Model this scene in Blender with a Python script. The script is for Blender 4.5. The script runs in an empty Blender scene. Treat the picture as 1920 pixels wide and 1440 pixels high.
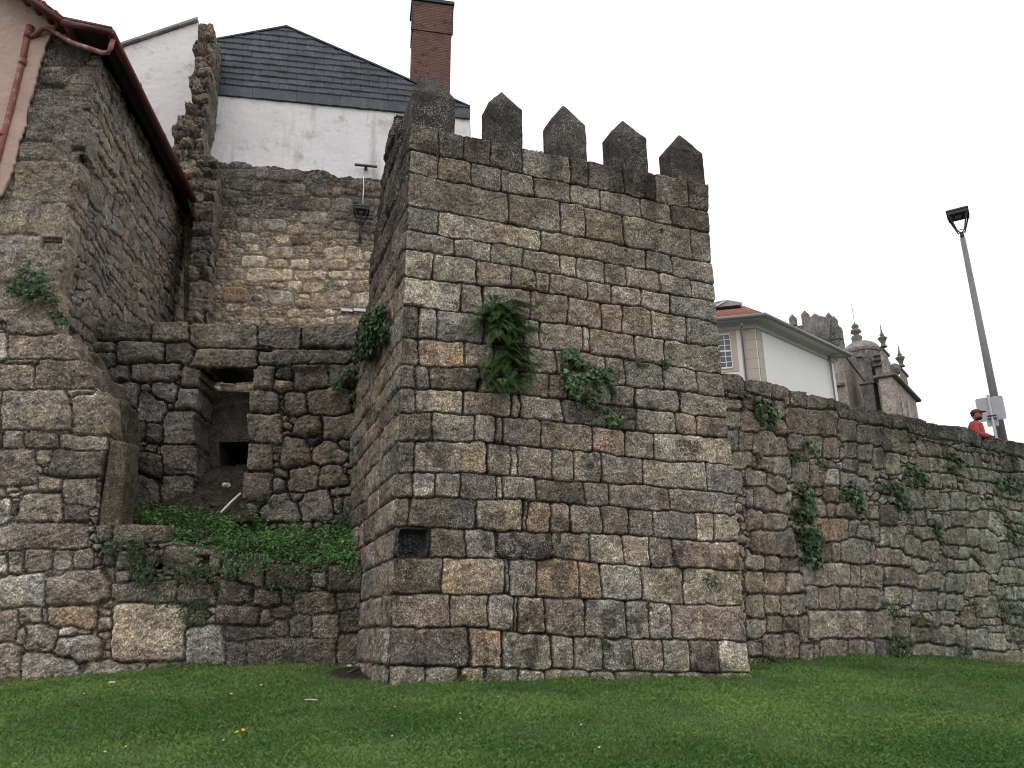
import bpy, bmesh, math, random
import numpy as np
from mathutils import Vector, Matrix
random.seed(7); RS = np.random.RandomState(11)
S = bpy.context.scene
# ------------------------------------------------------------------ camera model of the photograph (1920 x 1440)
F = 1490.0
UP = np.array([-31., 4661., -1490.]); UP /= np.linalg.norm(UP)
_f = np.array([0, 0, -1.]); _y = _f - UP * _f.dot(UP); _y /= np.linalg.norm(_y)
R3 = np.array([np.cross(_y, UP), _y, UP])
EYE = np.array([0, 0, 1.6])
def ray(p):
    d = R3 @ np.array([p[0] - 960, -(p[1] - 720), -F]); return d / np.hypot(d[0], d[1])
def at(x, y, Y):
    d = ray((x, y)); return EYE + d * Y / d[1]
def hd(h):
    h = math.radians(h); return np.array([math.sin(h), math.cos(h), 0.])
class Plane:
    """vertical plane through A (x, y) running along compass heading h; n points at the camera"""
    def __init__(s, A, h):
        s.A = np.array([A[0], A[1], 0.]); s.e = hd(h); n = np.array([s.e[1], -s.e[0], 0.])
        if n @ (EYE - s.A) < 0: n = -n
        s.n = n; s.h = h
    def uv(s, p):
        d = ray(p); t = ((s.A - EYE) @ s.n) / (d @ s.n); P = EYE + d * t
        return ((P - s.A) @ s.e, P[2])
    def pt(s, u, v, o=0.):
        return s.A + s.e * u + s.n * o + np.array([0, 0, v])
    def P(s, p, o=0.):
        return s.pt(*s.uv(p), o)
    def off(s, o):
        q = Plane.__new__(Plane); q.A = s.A + s.n * o; q.e = s.e; q.n = s.n; q.h = s.h; return q
# ------------------------------------------------------------------ noise
_T = RS.rand(256, 256)
def vn(x, y, k=0):
    x = x + k * 17.31; y = y + k * 5.77
    xi = np.floor(x).astype(int); yi = np.floor(y).astype(int); fx = x - xi; fy = y - yi
    fx = fx * fx * (3 - 2 * fx); fy = fy * fy * (3 - 2 * fy)
    a = _T[yi & 255, xi & 255]; b = _T[yi & 255, (xi + 1) & 255]; c = _T[(yi + 1) & 255, xi & 255]; d = _T[(yi + 1) & 255, (xi + 1) & 255]
    return (a * (1 - fx) + b * fx) * (1 - fy) + (c * (1 - fx) + d * fx) * fy
def fbm(x, y, f, o=3, k=0, g=.5):
    r = 0; a = 1; s = 0
    for i in range(o):
        r = r + a * (vn(x * f, y * f, k + i * 3) - .5); s += a * .5; a *= g; f *= 2.03
    return r / s
# ------------------------------------------------------------------ objects
def link(o, parent=None):
    S.collection.objects.link(o)
    if parent: o.parent = parent
    return o
def meta(o, label=None, cat=None, group=None, kind=None):
    if label: o['label'] = label
    if cat: o['category'] = cat
    if group: o['group'] = group
    if kind: o['kind'] = kind
    return o
def empty(name, loc, label=None, cat=None, group=None):
    o = bpy.data.objects.new(name, None); o.location = tuple(loc); o.empty_display_size = .2
    link(o); meta(o, label, cat, group); o.matrix_world = Matrix.Translation(loc); return o
def base(root):
    if root is None: return np.zeros(3)
    v = np.array(root.location)
    return v + (base(root.parent) if root.parent else 0)
def npmesh(name, V, Fq, mat, parent=None, col=None, smooth=True, tris=False, loc=None):
    V = np.asarray(V, dtype=float); me = bpy.data.meshes.new(name)
    if parent is not None: V = V - base(parent)
    elif loc is not None: V = V - np.asarray(loc)
    Fq = np.asarray(Fq, dtype=np.int32); k = Fq.shape[1]
    me.vertices.add(len(V)); me.vertices.foreach_set('co', V.astype(np.float32).ravel())
    me.loops.add(Fq.size); me.loops.foreach_set('vertex_index', Fq.ravel())
    me.polygons.add(len(Fq)); me.polygons.foreach_set('loop_start', np.arange(0, Fq.size, k, dtype=np.int32))
    me.polygons.foreach_set('loop_total', np.full(len(Fq), k, dtype=np.int32))
    if smooth: me.polygons.foreach_set('use_smooth', np.ones(len(Fq), dtype=bool))
    me.update(calc_edges=True)
    if col is not None:
        c = np.ones((len(V), 4), dtype=np.float32); c[:, :3] = col
        a = me.color_attributes.new('Col', 'FLOAT_COLOR', 'POINT'); a.data.foreach_set('color', c.ravel())
    me.materials.append(mat); o = bpy.data.objects.new(name, me); link(o, parent)
    if loc is not None and parent is None: o.location = tuple(loc)
    return o
def pymesh(name, V, Fs, mat, parent=None, smooth=False, bevel=0, loc=None):
    V = [np.asarray(v, dtype=float) for v in V]
    b = base(parent) if parent is not None else (np.asarray(loc) if loc is not None else np.zeros(3))
    me = bpy.data.meshes.new(name); me.from_pydata([tuple(v - b) for v in V], [], [list(f) for f in Fs])
    bm = bmesh.new(); bm.from_mesh(me); bmesh.ops.recalc_face_normals(bm, faces=bm.faces)
    if bevel: bmesh.ops.bevel(bm, geom=list(bm.edges), offset=bevel, segments=2, affect='EDGES', clamp_overlap=True)
    if smooth:
        for f in bm.faces: f.smooth = True
    bm.to_mesh(me); bm.free(); me.materials.append(mat); o = bpy.data.objects.new(name, me); link(o, parent)
    if loc is not None and parent is None: o.location = tuple(b)
    return o
class MB:
    """collects shapes, then links them as one mesh object"""
    def __init__(s): s.V = []; s.F = []
    def add(s, V, Fs):
        k = len(s.V); s.V += [np.asarray(v, dtype=float) for v in V]; s.F += [[i + k for i in f] for f in Fs]; return s
    def prism(s, pts, d):
        """polygon pts (3D) extruded by vector d"""
        n = len(pts); d = np.asarray(d, dtype=float)
        return s.add(list(pts) + [np.asarray(p) + d for p in pts], [list(range(n)), list(range(2 * n - 1, n - 1, -1))] + [[i, (i + 1) % n, n + (i + 1) % n, n + i] for i in range(n)])
    def box(s, c, e1, e2, e3):
        c, e1, e2, e3 = map(np.asarray, (c, e1, e2, e3)); return s.prism([c, c + e1, c + e1 + e2, c + e2], e3)
    def tube(s, pts, r, n=8, cap=True):
        pts = [np.asarray(p, dtype=float) for p in pts]; rr = r if hasattr(r, '__len__') else [r] * len(pts); V = []
        for i, p in enumerate(pts):
            t = pts[min(i + 1, len(pts) - 1)] - pts[max(i - 1, 0)]; t /= np.linalg.norm(t) + 1e-9
            a = np.cross(t, [0, 0, 1.]);
            if np.linalg.norm(a) < .05: a = np.cross(t, [1., 0, 0])
            a /= np.linalg.norm(a); b = np.cross(t, a)
            V += [p + rr[i] * (math.cos(2 * math.pi * k / n) * a + math.sin(2 * math.pi * k / n) * b) for k in range(n)]
        Fs = [[i * n + k, i * n + (k + 1) % n, (i + 1) * n + (k + 1) % n, (i + 1) * n + k] for i in range(len(pts) - 1) for k in range(n)]
        if cap: Fs += [list(range(n))[::-1], [(len(pts) - 1) * n + k for k in range(n)]]
        return s.add(V, Fs)
    def lathe(s, c, prof, n=16):
        """prof: (radius, z) pairs around the vertical through c"""
        c = np.asarray(c, dtype=float); V = [c + np.array([r * math.cos(2 * math.pi * k / n), r * math.sin(2 * math.pi * k / n), z]) for r, z in prof for k in range(n)]
        Fs = [[i * n + k, i * n + (k + 1) % n, (i + 1) * n + (k + 1) % n, (i + 1) * n + k] for i in range(len(prof) - 1) for k in range(n)]
        Fs += [list(range(n))[::-1], [(len(prof) - 1) * n + k for k in range(n)]]
        return s.add(V, Fs)
    def build(s, name, mat, parent=None, smooth=False, bevel=0, loc=None):
        return pymesh(name, s.V, s.F, mat, parent, smooth, bevel, loc)
# ------------------------------------------------------------------ materials
def nodes(name):
    m = bpy.data.materials.new(name); m.use_nodes = True; nt = m.node_tree; return m, nt, nt.nodes['Principled BSDF']
def N(nt, t, **k):
    n = nt.nodes.new(t)
    for a, v in k.items():
        if a.startswith('i_'): n.inputs[a[2:]].default_value = v
        else: setattr(n, a, v)
    return n
def mixc(nt, a, b, fac, mode='MIX'):
    n = nt.nodes.new('ShaderNodeMix'); n.data_type = 'RGBA'; n.blend_type = mode; n.clamp_result = False
    for s, v in ((n.inputs[0], fac), (n.inputs[6], a), (n.inputs[7], b)):
        if hasattr(v, 'is_linked'): nt.links.new(v, s)
        elif isinstance(v, (int, float)): s.default_value = v if s == n.inputs[0] else (v, v, v, 1)
        else: s.default_value = (*v, 1)
    return n.outputs[2]
def ramp(nt, src, lo, hi, a=0., b=1.):
    n = N(nt, 'ShaderNodeMapRange'); nt.links.new(src, n.inputs[0]); n.inputs[1].default_value = lo; n.inputs[2].default_value = hi; n.inputs[3].default_value = a; n.inputs[4].default_value = b; return n.outputs[0]
def noise(nt, sc, det=3, rough=.55, vec=None):
    n = N(nt, 'ShaderNodeTexNoise'); n.inputs['Scale'].default_value = sc; n.inputs['Detail'].default_value = det; n.inputs['Roughness'].default_value = rough
    if vec is None:
        if not hasattr(nt, '_'): pass
        tc = nt.nodes.get('TC') or N(nt, 'ShaderNodeTexCoord', name='TC'); vec = tc.outputs['Object']
    nt.links.new(vec, n.inputs['Vector']); return n.outputs['Fac']
def stone_mat(name, gain=1.0, lich=.5, base=None, bump=.012):
    m, nt, b = nodes(name)
    if base is None: c = N(nt, 'ShaderNodeAttribute', attribute_name='Col').outputs['Color']
    else:
        c = mixc(nt, base, tuple(x * .62 for x in base), ramp(nt, noise(nt, 1.3, 4), .35, .68))
    sp = noise(nt, 26, 5, .75); fine = noise(nt, 85, 3, .7)
    c = mixc(nt, c, ramp(nt, sp, .36, .64, .52, 1.55), 1., 'MULTIPLY'); c = mixc(nt, c, ramp(nt, noise(nt, 5.5, 6, .72), .40, .58, .60, 1.16), 1., 'MULTIPLY')
    c = mixc(nt, c, ramp(nt, fine, .36, .64, .55, 1.5), 1., 'MULTIPLY')
    lf = N(nt, 'ShaderNodeMath', operation='MULTIPLY'); nt.links.new(ramp(nt, noise(nt, 2.2, 4, .6), .46, .62), lf.inputs[0]); nt.links.new(ramp(nt, noise(nt, 40, 3, .7), .54, .60), lf.inputs[1])
    l2 = N(nt, 'ShaderNodeMath', operation='MULTIPLY'); nt.links.new(lf.outputs[0], l2.inputs[0]); l2.inputs[1].default_value = lich
    c = mixc(nt, c, (.42, .41, .36), l2.outputs[0])
    gr = noise(nt, 52, 2, .6); c = mixc(nt, c, ramp(nt, gr, .56, .63, 1., 1.75), 1., 'MULTIPLY'); c = mixc(nt, c, ramp(nt, gr, .37, .44, .5, 1.), 1., 'MULTIPLY')
    c = mixc(nt, c, (gain * 1.03, gain * .985, gain * .96), 1., 'MULTIPLY')
    nt.links.new(c, b.inputs['Base Color']); b.inputs['Roughness'].default_value = .93; b.inputs['Specular IOR Level'].default_value = .25
    ad = N(nt, 'ShaderNodeMath', operation='MULTIPLY_ADD'); nt.links.new(fine, ad.inputs[0]); ad.inputs[1].default_value = .45; nt.links.new(sp, ad.inputs[2])
    bp = N(nt, 'ShaderNodeBump'); bp.inputs['Strength'].default_value = .9; bp.inputs['Distance'].default_value = bump * 2.2; nt.links.new(ad.outputs[0], bp.inputs['Height']); nt.links.new(bp.outputs[0], b.inputs['Normal'])
    return m
def flat_mat(name, col, rough=.6, var=.25, sc=6, metal=0., bump=0., stain=None, spec=.4, streak=False):
    m, nt, b = nodes(name)
    c = mixc(nt, tuple(x * (1 - var) for x in col), tuple(min(1, x * (1 + var)) for x in col), ramp(nt, noise(nt, sc, 5, .65), .3, .7))
    if stain:
        c = mixc(nt, c, stain[0], ramp(nt, noise(nt, stain[1], 6, .7), stain[2], stain[2] + .12, 0, stain[3]))
    if streak:
        tc = nt.nodes['TC']; mp = N(nt, 'ShaderNodeMapping'); mp.inputs['Scale'].default_value = (1.7, 1.7, .22); nt.links.new(tc.outputs['Object'], mp.inputs[0])
        c = mixc(nt, c, (.20, .20, .19), ramp(nt, noise(nt, 1.0, 5, .62, mp.outputs[0]), .56, .74, 0, .62)); c = mixc(nt, c, (.44, .44, .44), ramp(nt, noise(nt, .8, 3), .5, .75, 0, .22))
    nt.links.new(c, b.inputs['Base Color']); b.inputs['Roughness'].default_value = rough; b.inputs['Metallic'].default_value = metal; b.inputs['Specular IOR Level'].default_value = spec
    if bump:
        bp = N(nt, 'ShaderNodeBump'); bp.inputs['Distance'].default_value = bump; nt.links.new(noise(nt, sc * 6, 4), bp.inputs['Height']); nt.links.new(bp.outputs[0], b.inputs['Normal'])
    return m
def leaf_mat(name, rough=.5, trans=.12, gain=1.):
    m, nt, b = nodes(name)
    c = N(nt, 'ShaderNodeAttribute', attribute_name='Col').outputs['Color']; c = mixc(nt, c, (gain,) * 3, 1., 'MULTIPLY')
    nt.links.new(c, b.inputs['Base Color']); b.inputs['Roughness'].default_value = rough; b.inputs['Specular IOR Level'].default_value = .3
    tr = N(nt, 'ShaderNodeBsdfTranslucent'); nt.links.new(c, tr.inputs[0]); mx = N(nt, 'ShaderNodeMixShader'); mx.inputs[0].default_value = trans
    out = nt.nodes['Material Output']; nt.links.new(b.outputs[0], mx.inputs[1]); nt.links.new(tr.outputs[0], mx.inputs[2]); nt.links.new(mx.outputs[0], out.inputs[0]); return m
M = {}
M['granite'] = stone_mat('granite_ashlar', 1.68)
M['rubble'] = stone_mat('granite_rubble', 1.66, .5)
M['soil'] = stone_mat('dark_soil', 1., .12, (.045, .038, .03))
M['plain_granite'] = stone_mat('plain_granite', 1., .4, (.15, .13, .105))
M['mossy_granite'] = stone_mat('mossy_granite', 1., .3, (.135, .118, .09))
M['dark_granite'] = stone_mat('dark_granite', 1., .3, (.085, .078, .066))
M['far_stone'] = stone_mat('distant_church_stone', 1., .1, (.29, .265, .24), .02)
M['far_dark'] = stone_mat('distant_dark_stone', 1., .1, (.135, .13, .125), .02)
M['pink'] = flat_mat('pink_plaster', (.50, .36, .31), .9, .12, 2.5, bump=.01, stain=((.2, .13, .10), 13, .66, .6))
M['red_metal'] = flat_mat('dark_red_metal', (.085, .016, .014), .42, .3, 5, stain=((.2, .12, .1), 14, .6, .5))
M['pipe'] = flat_mat('worn_red_pipe', (.25, .09, .07), .6, .3, 3, stain=((.5, .44, .42), 4, .55, .8))
M['dark_wood'] = flat_mat('dark_soffit_wood', (.022, .017, .015), .8, .3, 6)
M['tile'] = flat_mat('clay_roof_tile', (.15, .06, .045), .8, .35, 8)
M['orange_tile'] = flat_mat('orange_roof_tile', (.30, .125, .085), .8, .3, 5)
M['plaster'] = flat_mat('white_plaster', (.80, .785, .79), .9, .04, 1.2, bump=.004, stain=((.36, .36, .35), 1.6, .56, .55), streak=True)
M['house_white'] = flat_mat('cream_house_plaster', (.86, .84, .82), .9, .03, .6)
M['house_stone'] = flat_mat('pale_quoin_stone', (.52, .44, .36), .9, .14, 1.1)
M['slate'] = None
M['iron'] = flat_mat('black_lantern_metal', (.03, .03, .036), .5, .2, 8)
M['grey_metal'] = flat_mat('grey_pole_paint', (.20, .19, .20), .5, .12, 5)
M['sign_back'] = flat_mat('galvanised_sign_back', (.42, .42, .45), .45, .08, 4, metal=.2)
M['white'] = flat_mat('white_plastic', (.75, .74, .73), .5, .05, 6)
M['glass'] = flat_mat('dark_window_glass', (.05, .055, .06), .12, .1, 2, spec=.8)
M['led'] = flat_mat('grey_lens', (.32, .32, .33), .3, .05, 8)
M['gutter_grey'] = flat_mat('grey_gutter_zinc', (.24, .235, .24), .45, .1, 5)
M['lead'] = flat_mat('grey_skylight_metal', (.30, .30, .34), .35, .08, 3)
M['asphalt'] = flat_mat('street_asphalt', (.06, .06, .06), .9, .15, 8)
M['leaf'] = leaf_mat('ivy_leaf')
M['fern'] = leaf_mat('fern_frond', .6, .2)
M['grass'] = leaf_mat('lawn_blade', .6, .2)
M['stem'] = flat_mat('ivy_stem', (.07, .05, .03), .8, .2, 10)
M['litter'] = flat_mat('crumpled_paper', (.62, .61, .58), .8, .08, 20)
M['petal_white'] = flat_mat('white_petal', (.8, .8, .76), .7, .04, 20)
M['petal_yellow'] = flat_mat('yellow_petal', (.8, .52, .02), .7, .05, 20)
# ------------------------------------------------------------------ masonry: a relief of individual stones on one wall plane
PAL = {'g': (.150, .136, .114), 'b': (.148, .122, .096), 'd': (.088, .078, .066), 't': (.205, .168, .118), 'o': (.198, .142, .094),
       'l': (.205, .190, .162), 'y': (.182, .160, .128), 'm': (.116, .108, .084), 'k': (.030, .031, .036), 'r': (.190, .128, .092), 'p': (.158, .128, .104),
       's': (.27, .235, .175)}
def inpoly(X, Y, poly):
    r = np.zeros(X.shape, bool); n = len(poly)
    for i in range(n):
        x1, y1 = poly[i]; x2, y2 = poly[(i + 1) % n]
        if y1 == y2: continue
        c = ((y1 > Y) != (y2 > Y)) & (X < (x2 - x1) * (Y - y1) / (y2 - y1) + x1); r ^= c
    return r
def snap(X, Y, poly):
    bd = np.full(X.shape, 1e9); bx = X.copy(); by = Y.copy(); n = len(poly)
    for i in range(n):
        x1, y1 = poly[i]; x2, y2 = poly[(i + 1) % n]; dx, dy = x2 - x1, y2 - y1; L = dx * dx + dy * dy + 1e-12
        t = np.clip(((X - x1) * dx + (Y - y1) * dy) / L, 0, 1); px = x1 + t * dx; py = y1 + t * dy; d = (px - X) ** 2 + (py - Y) ** 2
        k = d < bd; bd = np.where(k, d, bd); bx = np.where(k, px, bx); by = np.where(k, py, by)
    return bx, by
def facing(name, pl, region, stones, res, mat, parent, thick=.6, H=.035, ew=.05, rnd=.025, warp=.014, rough=.012, cell=(.2, .12), gap=.02, joint=.02,
           jcol=(.03, .027, .022), pal='ggbby', jit=.16, stain=None, extra=None, holes=(), tilt=.03, bulge=.012, offs=.010, seed=1, mortar=None, fill=True, smooth=True, shrink=.0, grow=.0, jw=.006, cj=.02, thin0=None):
    rs = np.random.RandomState(seed)
    us = [p[0] for p in region]; vs = [p[1] for p in region]
    u = np.arange(min(us) - res, max(us) + 2 * res, res); v = np.arange(min(vs) - res, max(vs) + 2 * res, res)
    U, V = np.meshgrid(u, v)
    Wu = U + warp * fbm(U, V, 3.1, 2, seed) + warp * .55 * fbm(U, V, 13, 2, seed + 9)
    Wv = V + warp * fbm(U, V, 3.3, 2, seed + 4) + warp * .55 * fbm(U, V, 12, 2, seed + 13)
    best = np.full(U.shape, 9.); sec = np.full(U.shape, 9.); idn = np.full(U.shape, -1)
    cols = []; so = []
    for q, code in stones:
        q = np.array(q); a = 0.5 * sum(q[i][0] * q[(i + 1) % len(q)][1] - q[(i + 1) % len(q)][0] * q[i][1] for i in range(len(q)))
        if a < 0: q = q[::-1]
        x0, y0 = q.min(0) - .07 - grow; x1, y1 = q.max(0) + .07 + grow
        i0, i1 = np.searchsorted(u, [x0, x1]); j0, j1 = np.searchsorted(v, [y0, y1])
        k = len(cols)
        cols.append(code); so.append((q.mean(0), q.max(0) - q.min(0)))
        if i1 <= i0 or j1 <= j0: continue
        X = Wu[j0:j1, i0:i1]; Y = Wv[j0:j1, i0:i1]; r = min(rnd, .2 * min(x1 - x0 - .14 - 2 * grow, y1 - y0 - .14 - 2 * grow) + .003); acc = 0
        n = len(q); D = []
        for i in range(n):
            a_, b_ = q[i], q[(i + 1) % n]; e = b_ - a_; L = math.hypot(*e) + 1e-9
            D.append(((X - a_[0]) * e[1] - (Y - a_[1]) * e[0]) / L)
        D = np.array(D); mx = D.max(0); s = mx + r * np.log(np.exp((D - mx) / r).sum(0)) + shrink
        bb = best[j0:j1, i0:i1]; s2 = sec[j0:j1, i0:i1]; m = s < bb; s2[...] = np.where(m, bb, np.minimum(s2, s)); bb[m] = s[m]; idn[j0:j1, i0:i1][m] = k
    best = np.maximum(best - grow, (best - sec) * .5 + jw); idn[best > 0] = -1
    if fill:
        cw, ch = cell; row = np.floor(Wv / ch); X = Wu / cw + (row % 2) * .5; ci = np.floor(X).astype(int); ri = row.astype(int)
        f1 = np.full(U.shape, 9.); f2 = f1.copy(); fid = np.zeros(U.shape, int)
        for dj in (-1, 0, 1):
            for di in (-1, 0, 1):
                rr = ri + dj; xx = Wu / cw + (rr % 2) * .5; cc = np.floor(xx).astype(int) + di
                sx = cc + .5 + .75 * (_T[(rr * 7) & 255, cc & 255] - .5); sy = rr + .5 + .7 * (_T[(cc * 3 + 50) & 255, (rr * 5) & 255] - .5)
                d = np.maximum(np.abs(xx - sx), np.abs(Wv / ch - sy)) * .6 + .4 * np.hypot(xx - sx, Wv / ch - sy)
                iid = (rr & 1023) * 1024 + (cc & 1023)
                k = d < f1; f2 = np.where(k, f1, np.minimum(f2, d)); fid = np.where(k, iid, fid); f1 = np.where(k, d, f1)
        s = np.maximum(-(f2 - f1) * .5 * min(cw, ch) + .006, gap - best)
        m = s < np.minimum(best, 0); best = np.where(m, s, best); idn = np.where(m, 100000 + fid, idn)
    din = -best; t = np.clip(din / ew, 0, 1); h = H * (1 - (1 - t) ** 2.2) + bulge * (1 - np.exp(-np.clip(din, 0, 9) / .1))
    uid, inv = np.unique(idn, return_inverse=True); inv = inv.reshape(U.shape); K = len(uid)
    ro = rs.normal(0, offs, K); gx = rs.normal(0, tilt, K); gy = rs.normal(0, tilt, K); C = np.zeros((K, 3)); cx = np.zeros(K); cy = np.zeros(K)
    for k, i in enumerate(uid):
        if 0 <= i < 100000:
            code = cols[i] or pal[rs.randint(len(pal))]; cx[k], cy[k] = so[i][0]
        else: code = pal[rs.randint(len(pal))]; gx[k] = gy[k] = 0; ro[k] -= H * .35
        c = np.array(PAL[code]) * (1 + rs.uniform(-jit, jit)); c = c * (1 + rs.uniform(-cj, cj, 3)); g_ = c.mean(); c = g_ + (c - g_) * .8; C[k] = c
        if i < 0: ro[k] = 0; gx[k] = gy[k] = 0
    on = t > 0
    h = h + np.where(on, (ro[inv] + gx[inv] * np.clip(U - cx[inv], -.4, .4) + gy[inv] * np.clip(V - cy[inv], -.3, .3)) * t, 0)
    h = h - joint * np.clip(best / .02, 0, 1)
    h = h + rough * 1.5 * fbm(U, V, 5.3, 4, seed + 20, .68) * (.4 + .6 * t) + rough * .8 * fbm(U, V, 31, 2, seed + 31) - rough * 1.3 * np.clip(fbm(U, V, 11, 3, seed + 33, .7) * 2.2 - .5, 0, 1)
    mot = 1 + .42 * fbm(U, V, 3.1, 4, seed + 40, .65) + .30 * fbm(U, V, 17, 3, seed + 50, .7)
    col = C[inv] * mot[..., None]
    warm = fbm(U, V, 1.7, 3, seed + 60)[..., None]; col = col * (1 + warm * np.array([.14, .05, -.10]))
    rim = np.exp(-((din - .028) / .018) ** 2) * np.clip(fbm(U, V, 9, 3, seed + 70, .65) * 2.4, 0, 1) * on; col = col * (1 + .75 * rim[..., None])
    jc = np.array(mortar if mortar is not None else jcol); jm = np.clip((best + .012) / .014, 0, 1)[..., None]
    col = col * (1 - jm) + jc * mot[..., None] * jm
    if stain is not None: col = stain(U, V, col)
    if extra is not None: h = h + extra(U, V)
    uc = (U[:-1, :-1] + U[1:, 1:]) / 2; vc = (V[:-1, :-1] + V[1:, 1:]) / 2
    keep = inpoly(uc, vc, region)
    for hp in holes: keep &= ~inpoly(uc, vc, hp)
    inside = inpoly(U, V, region); used = np.zeros(U.shape, bool)
    used[:-1, :-1] |= keep; used[1:, :-1] |= keep; used[:-1, 1:] |= keep; used[1:, 1:] |= keep
    full = np.zeros(U.shape, int); full[:-1, :-1] += keep; full[1:, :-1] += keep; full[:-1, 1:] += keep; full[1:, 1:] += keep
    bdm = used & (full < 4)
    for hp in holes:
        near = bdm & (np.abs(U - np.mean([p[0] for p in hp])) < 3)
    bu, bv = U[bdm], V[bdm]; sx, sy = snap(bu, bv, region); d0 = np.hypot(sx - bu, sy - bv)
    for hp in holes:
        hx, hy = snap(bu, bv, hp); dh = np.hypot(hx - bu, hy - bv); k = dh < d0; sx = np.where(k, hx, sx); sy = np.where(k, hy, sy); d0 = np.where(k, dh, d0)
    wob = .012 * fbm(bu, bv, 6, 3, 3); sn = d0 < 1.5 * res
    U[bdm] = np.where(sn, sx, bu) + 0; V[bdm] = np.where(sn, sy, bv) + np.where(sn, wob, 0)
    idx = -np.ones(U.shape, int); idx[used] = np.arange(used.sum())
    Pn = pl.A + U[used][:, None] * pl.e + h[used][:, None] * pl.n; Pn[:, 2] = V[used]; col = col[used]
    jj, ii = np.nonzero(keep); a, b, c, d = idx[jj, ii], idx[jj, ii + 1], idx[jj + 1, ii + 1], idx[jj + 1, ii]
    right = np.cross(pl.e, [0, 0, 1.]) @ pl.n > 0
    Q = np.stack([a, b, c, d] if right else [d, c, b, a], 1)
    ed = np.concatenate([Q[:, [0, 1]], Q[:, [1, 2]], Q[:, [2, 3]], Q[:, [3, 0]]]); key = np.sort(ed, 1); kk = key[:, 0].astype(np.int64) * (len(Pn) + 1) + key[:, 1]
    _, fi, cn = np.unique(kk, return_index=True, return_counts=True); be = ed[fi[cn == 1]]
    bvx = np.unique(be); mp = -np.ones(len(Pn), int); VV = [Pn]; CC = [col]; QQ = [Q]; prev = np.arange(len(Pn)); nst = max(2, min(8, int(thick / .12)))
    for st in range(1, nst + 1):
        nb = len(VV) and sum(len(x) for x in VV); cur = -np.ones(len(Pn), int); cur[bvx] = nb + np.arange(len(bvx))
        rr = (rough * 1.6 * fbm(Pn[bvx][:, 0] + st, Pn[bvx][:, 2] + st * .3, 5, 3, 5)) * (st < nst)
        tf = np.ones(len(bvx)) if thin0 is None else np.where((Pn[bvx] - pl.A) @ pl.e < thin0, .07, 1.); P2 = Pn[bvx] - pl.n * (thick * st / nst) * tf[:, None]; P2[:, 2] += rr; P2 = P2 + pl.e * rr[:, None]
        VV.append(P2); CC.append(col[bvx]); QQ.append(np.stack([prev[be[:, 1]], prev[be[:, 0]], cur[be[:, 0]], cur[be[:, 1]]], 1)); prev = cur
    return npmesh(name, np.concatenate(VV), np.concatenate(QQ), mat, parent, np.clip(np.concatenate(CC), .004, .9), smooth)
def Z(ox, oy, s): return lambda x, y: (ox + x / s, oy + y / s)
Z1 = Z(680, 120, 2.66667); Z2 = Z(620, 440, 2.4); Z3 = Z(640, 820, 2.4)
def boxes(pl, z, lst, jig=.05, seed=3):
    """[(x0,y0,x1,y1[,code])] traced in a zoomed view -> stone outlines on the wall"""
    r = random.Random(seed); out = []
    for b in lst:
        x0, y0, x1, y1 = b[:4]; w = (x1 - x0) * jig; h = (y1 - y0) * jig; j = lambda: r.uniform(-1, 1)
        c = [(x0 + w * j(), y0 + h * j()), (x1 + w * j(), y0 + h * j()), (x1 + w * j(), y1 + h * j()), (x0 + w * j(), y1 + h * j())]
        out.append(([pl.uv(z(*p)) for p in c], b[4] if len(b) > 4 else None))
    return out
def autorows(u0, u1, v0, v1, hr, wr, avoid=(), seed=5, wob=.06, region=None):
    r = random.Random(seed); out = []; v = v0
    cen = [(np.mean([p[0] for p in q]), np.mean([p[1] for p in q]), max(p[0] for p in q) - min(p[0] for p in q), max(p[1] for p in q) - min(p[1] for p in q)) for q, _ in avoid]
    W = lambda u, v: v + wob * math.sin(u * 1.3 + v * 2.1) + wob * .6 * math.sin(u * 3.7 + v)
    while v < v1:
        h = r.uniform(*hr); u = u0 - r.uniform(0, wr[1])
        while u < u1:
            w = r.uniform(*wr) * (1.25 if h > np.mean(hr) else .9); cu, cv = u + w / 2, v + h / 2
            if not any(abs(cu - c[0]) < (c[2] + w) * .46 and abs(cv - c[1]) < (c[3] + h) * .46 for c in cen):
                sp = [(v, v + h)] if r.random() > .08 or h < .2 else [(v, v + h * .48), (v + h * .5, v + h)]
                for a, b in sp:
                    sk = r.uniform(-.02, .02); j = lambda: r.uniform(-.02, .02)
                    out.append(([(u + .004 + j(), W(u, a) + j()), (u + w - .004 + sk, W(u + w, a) + j()), (u + w - .004 + j(), W(u + w, b) - .006 + j()), (u + .004 + sk, W(u, b) - .006 + j())], None))
            u += w
        v += h
    return out
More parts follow.
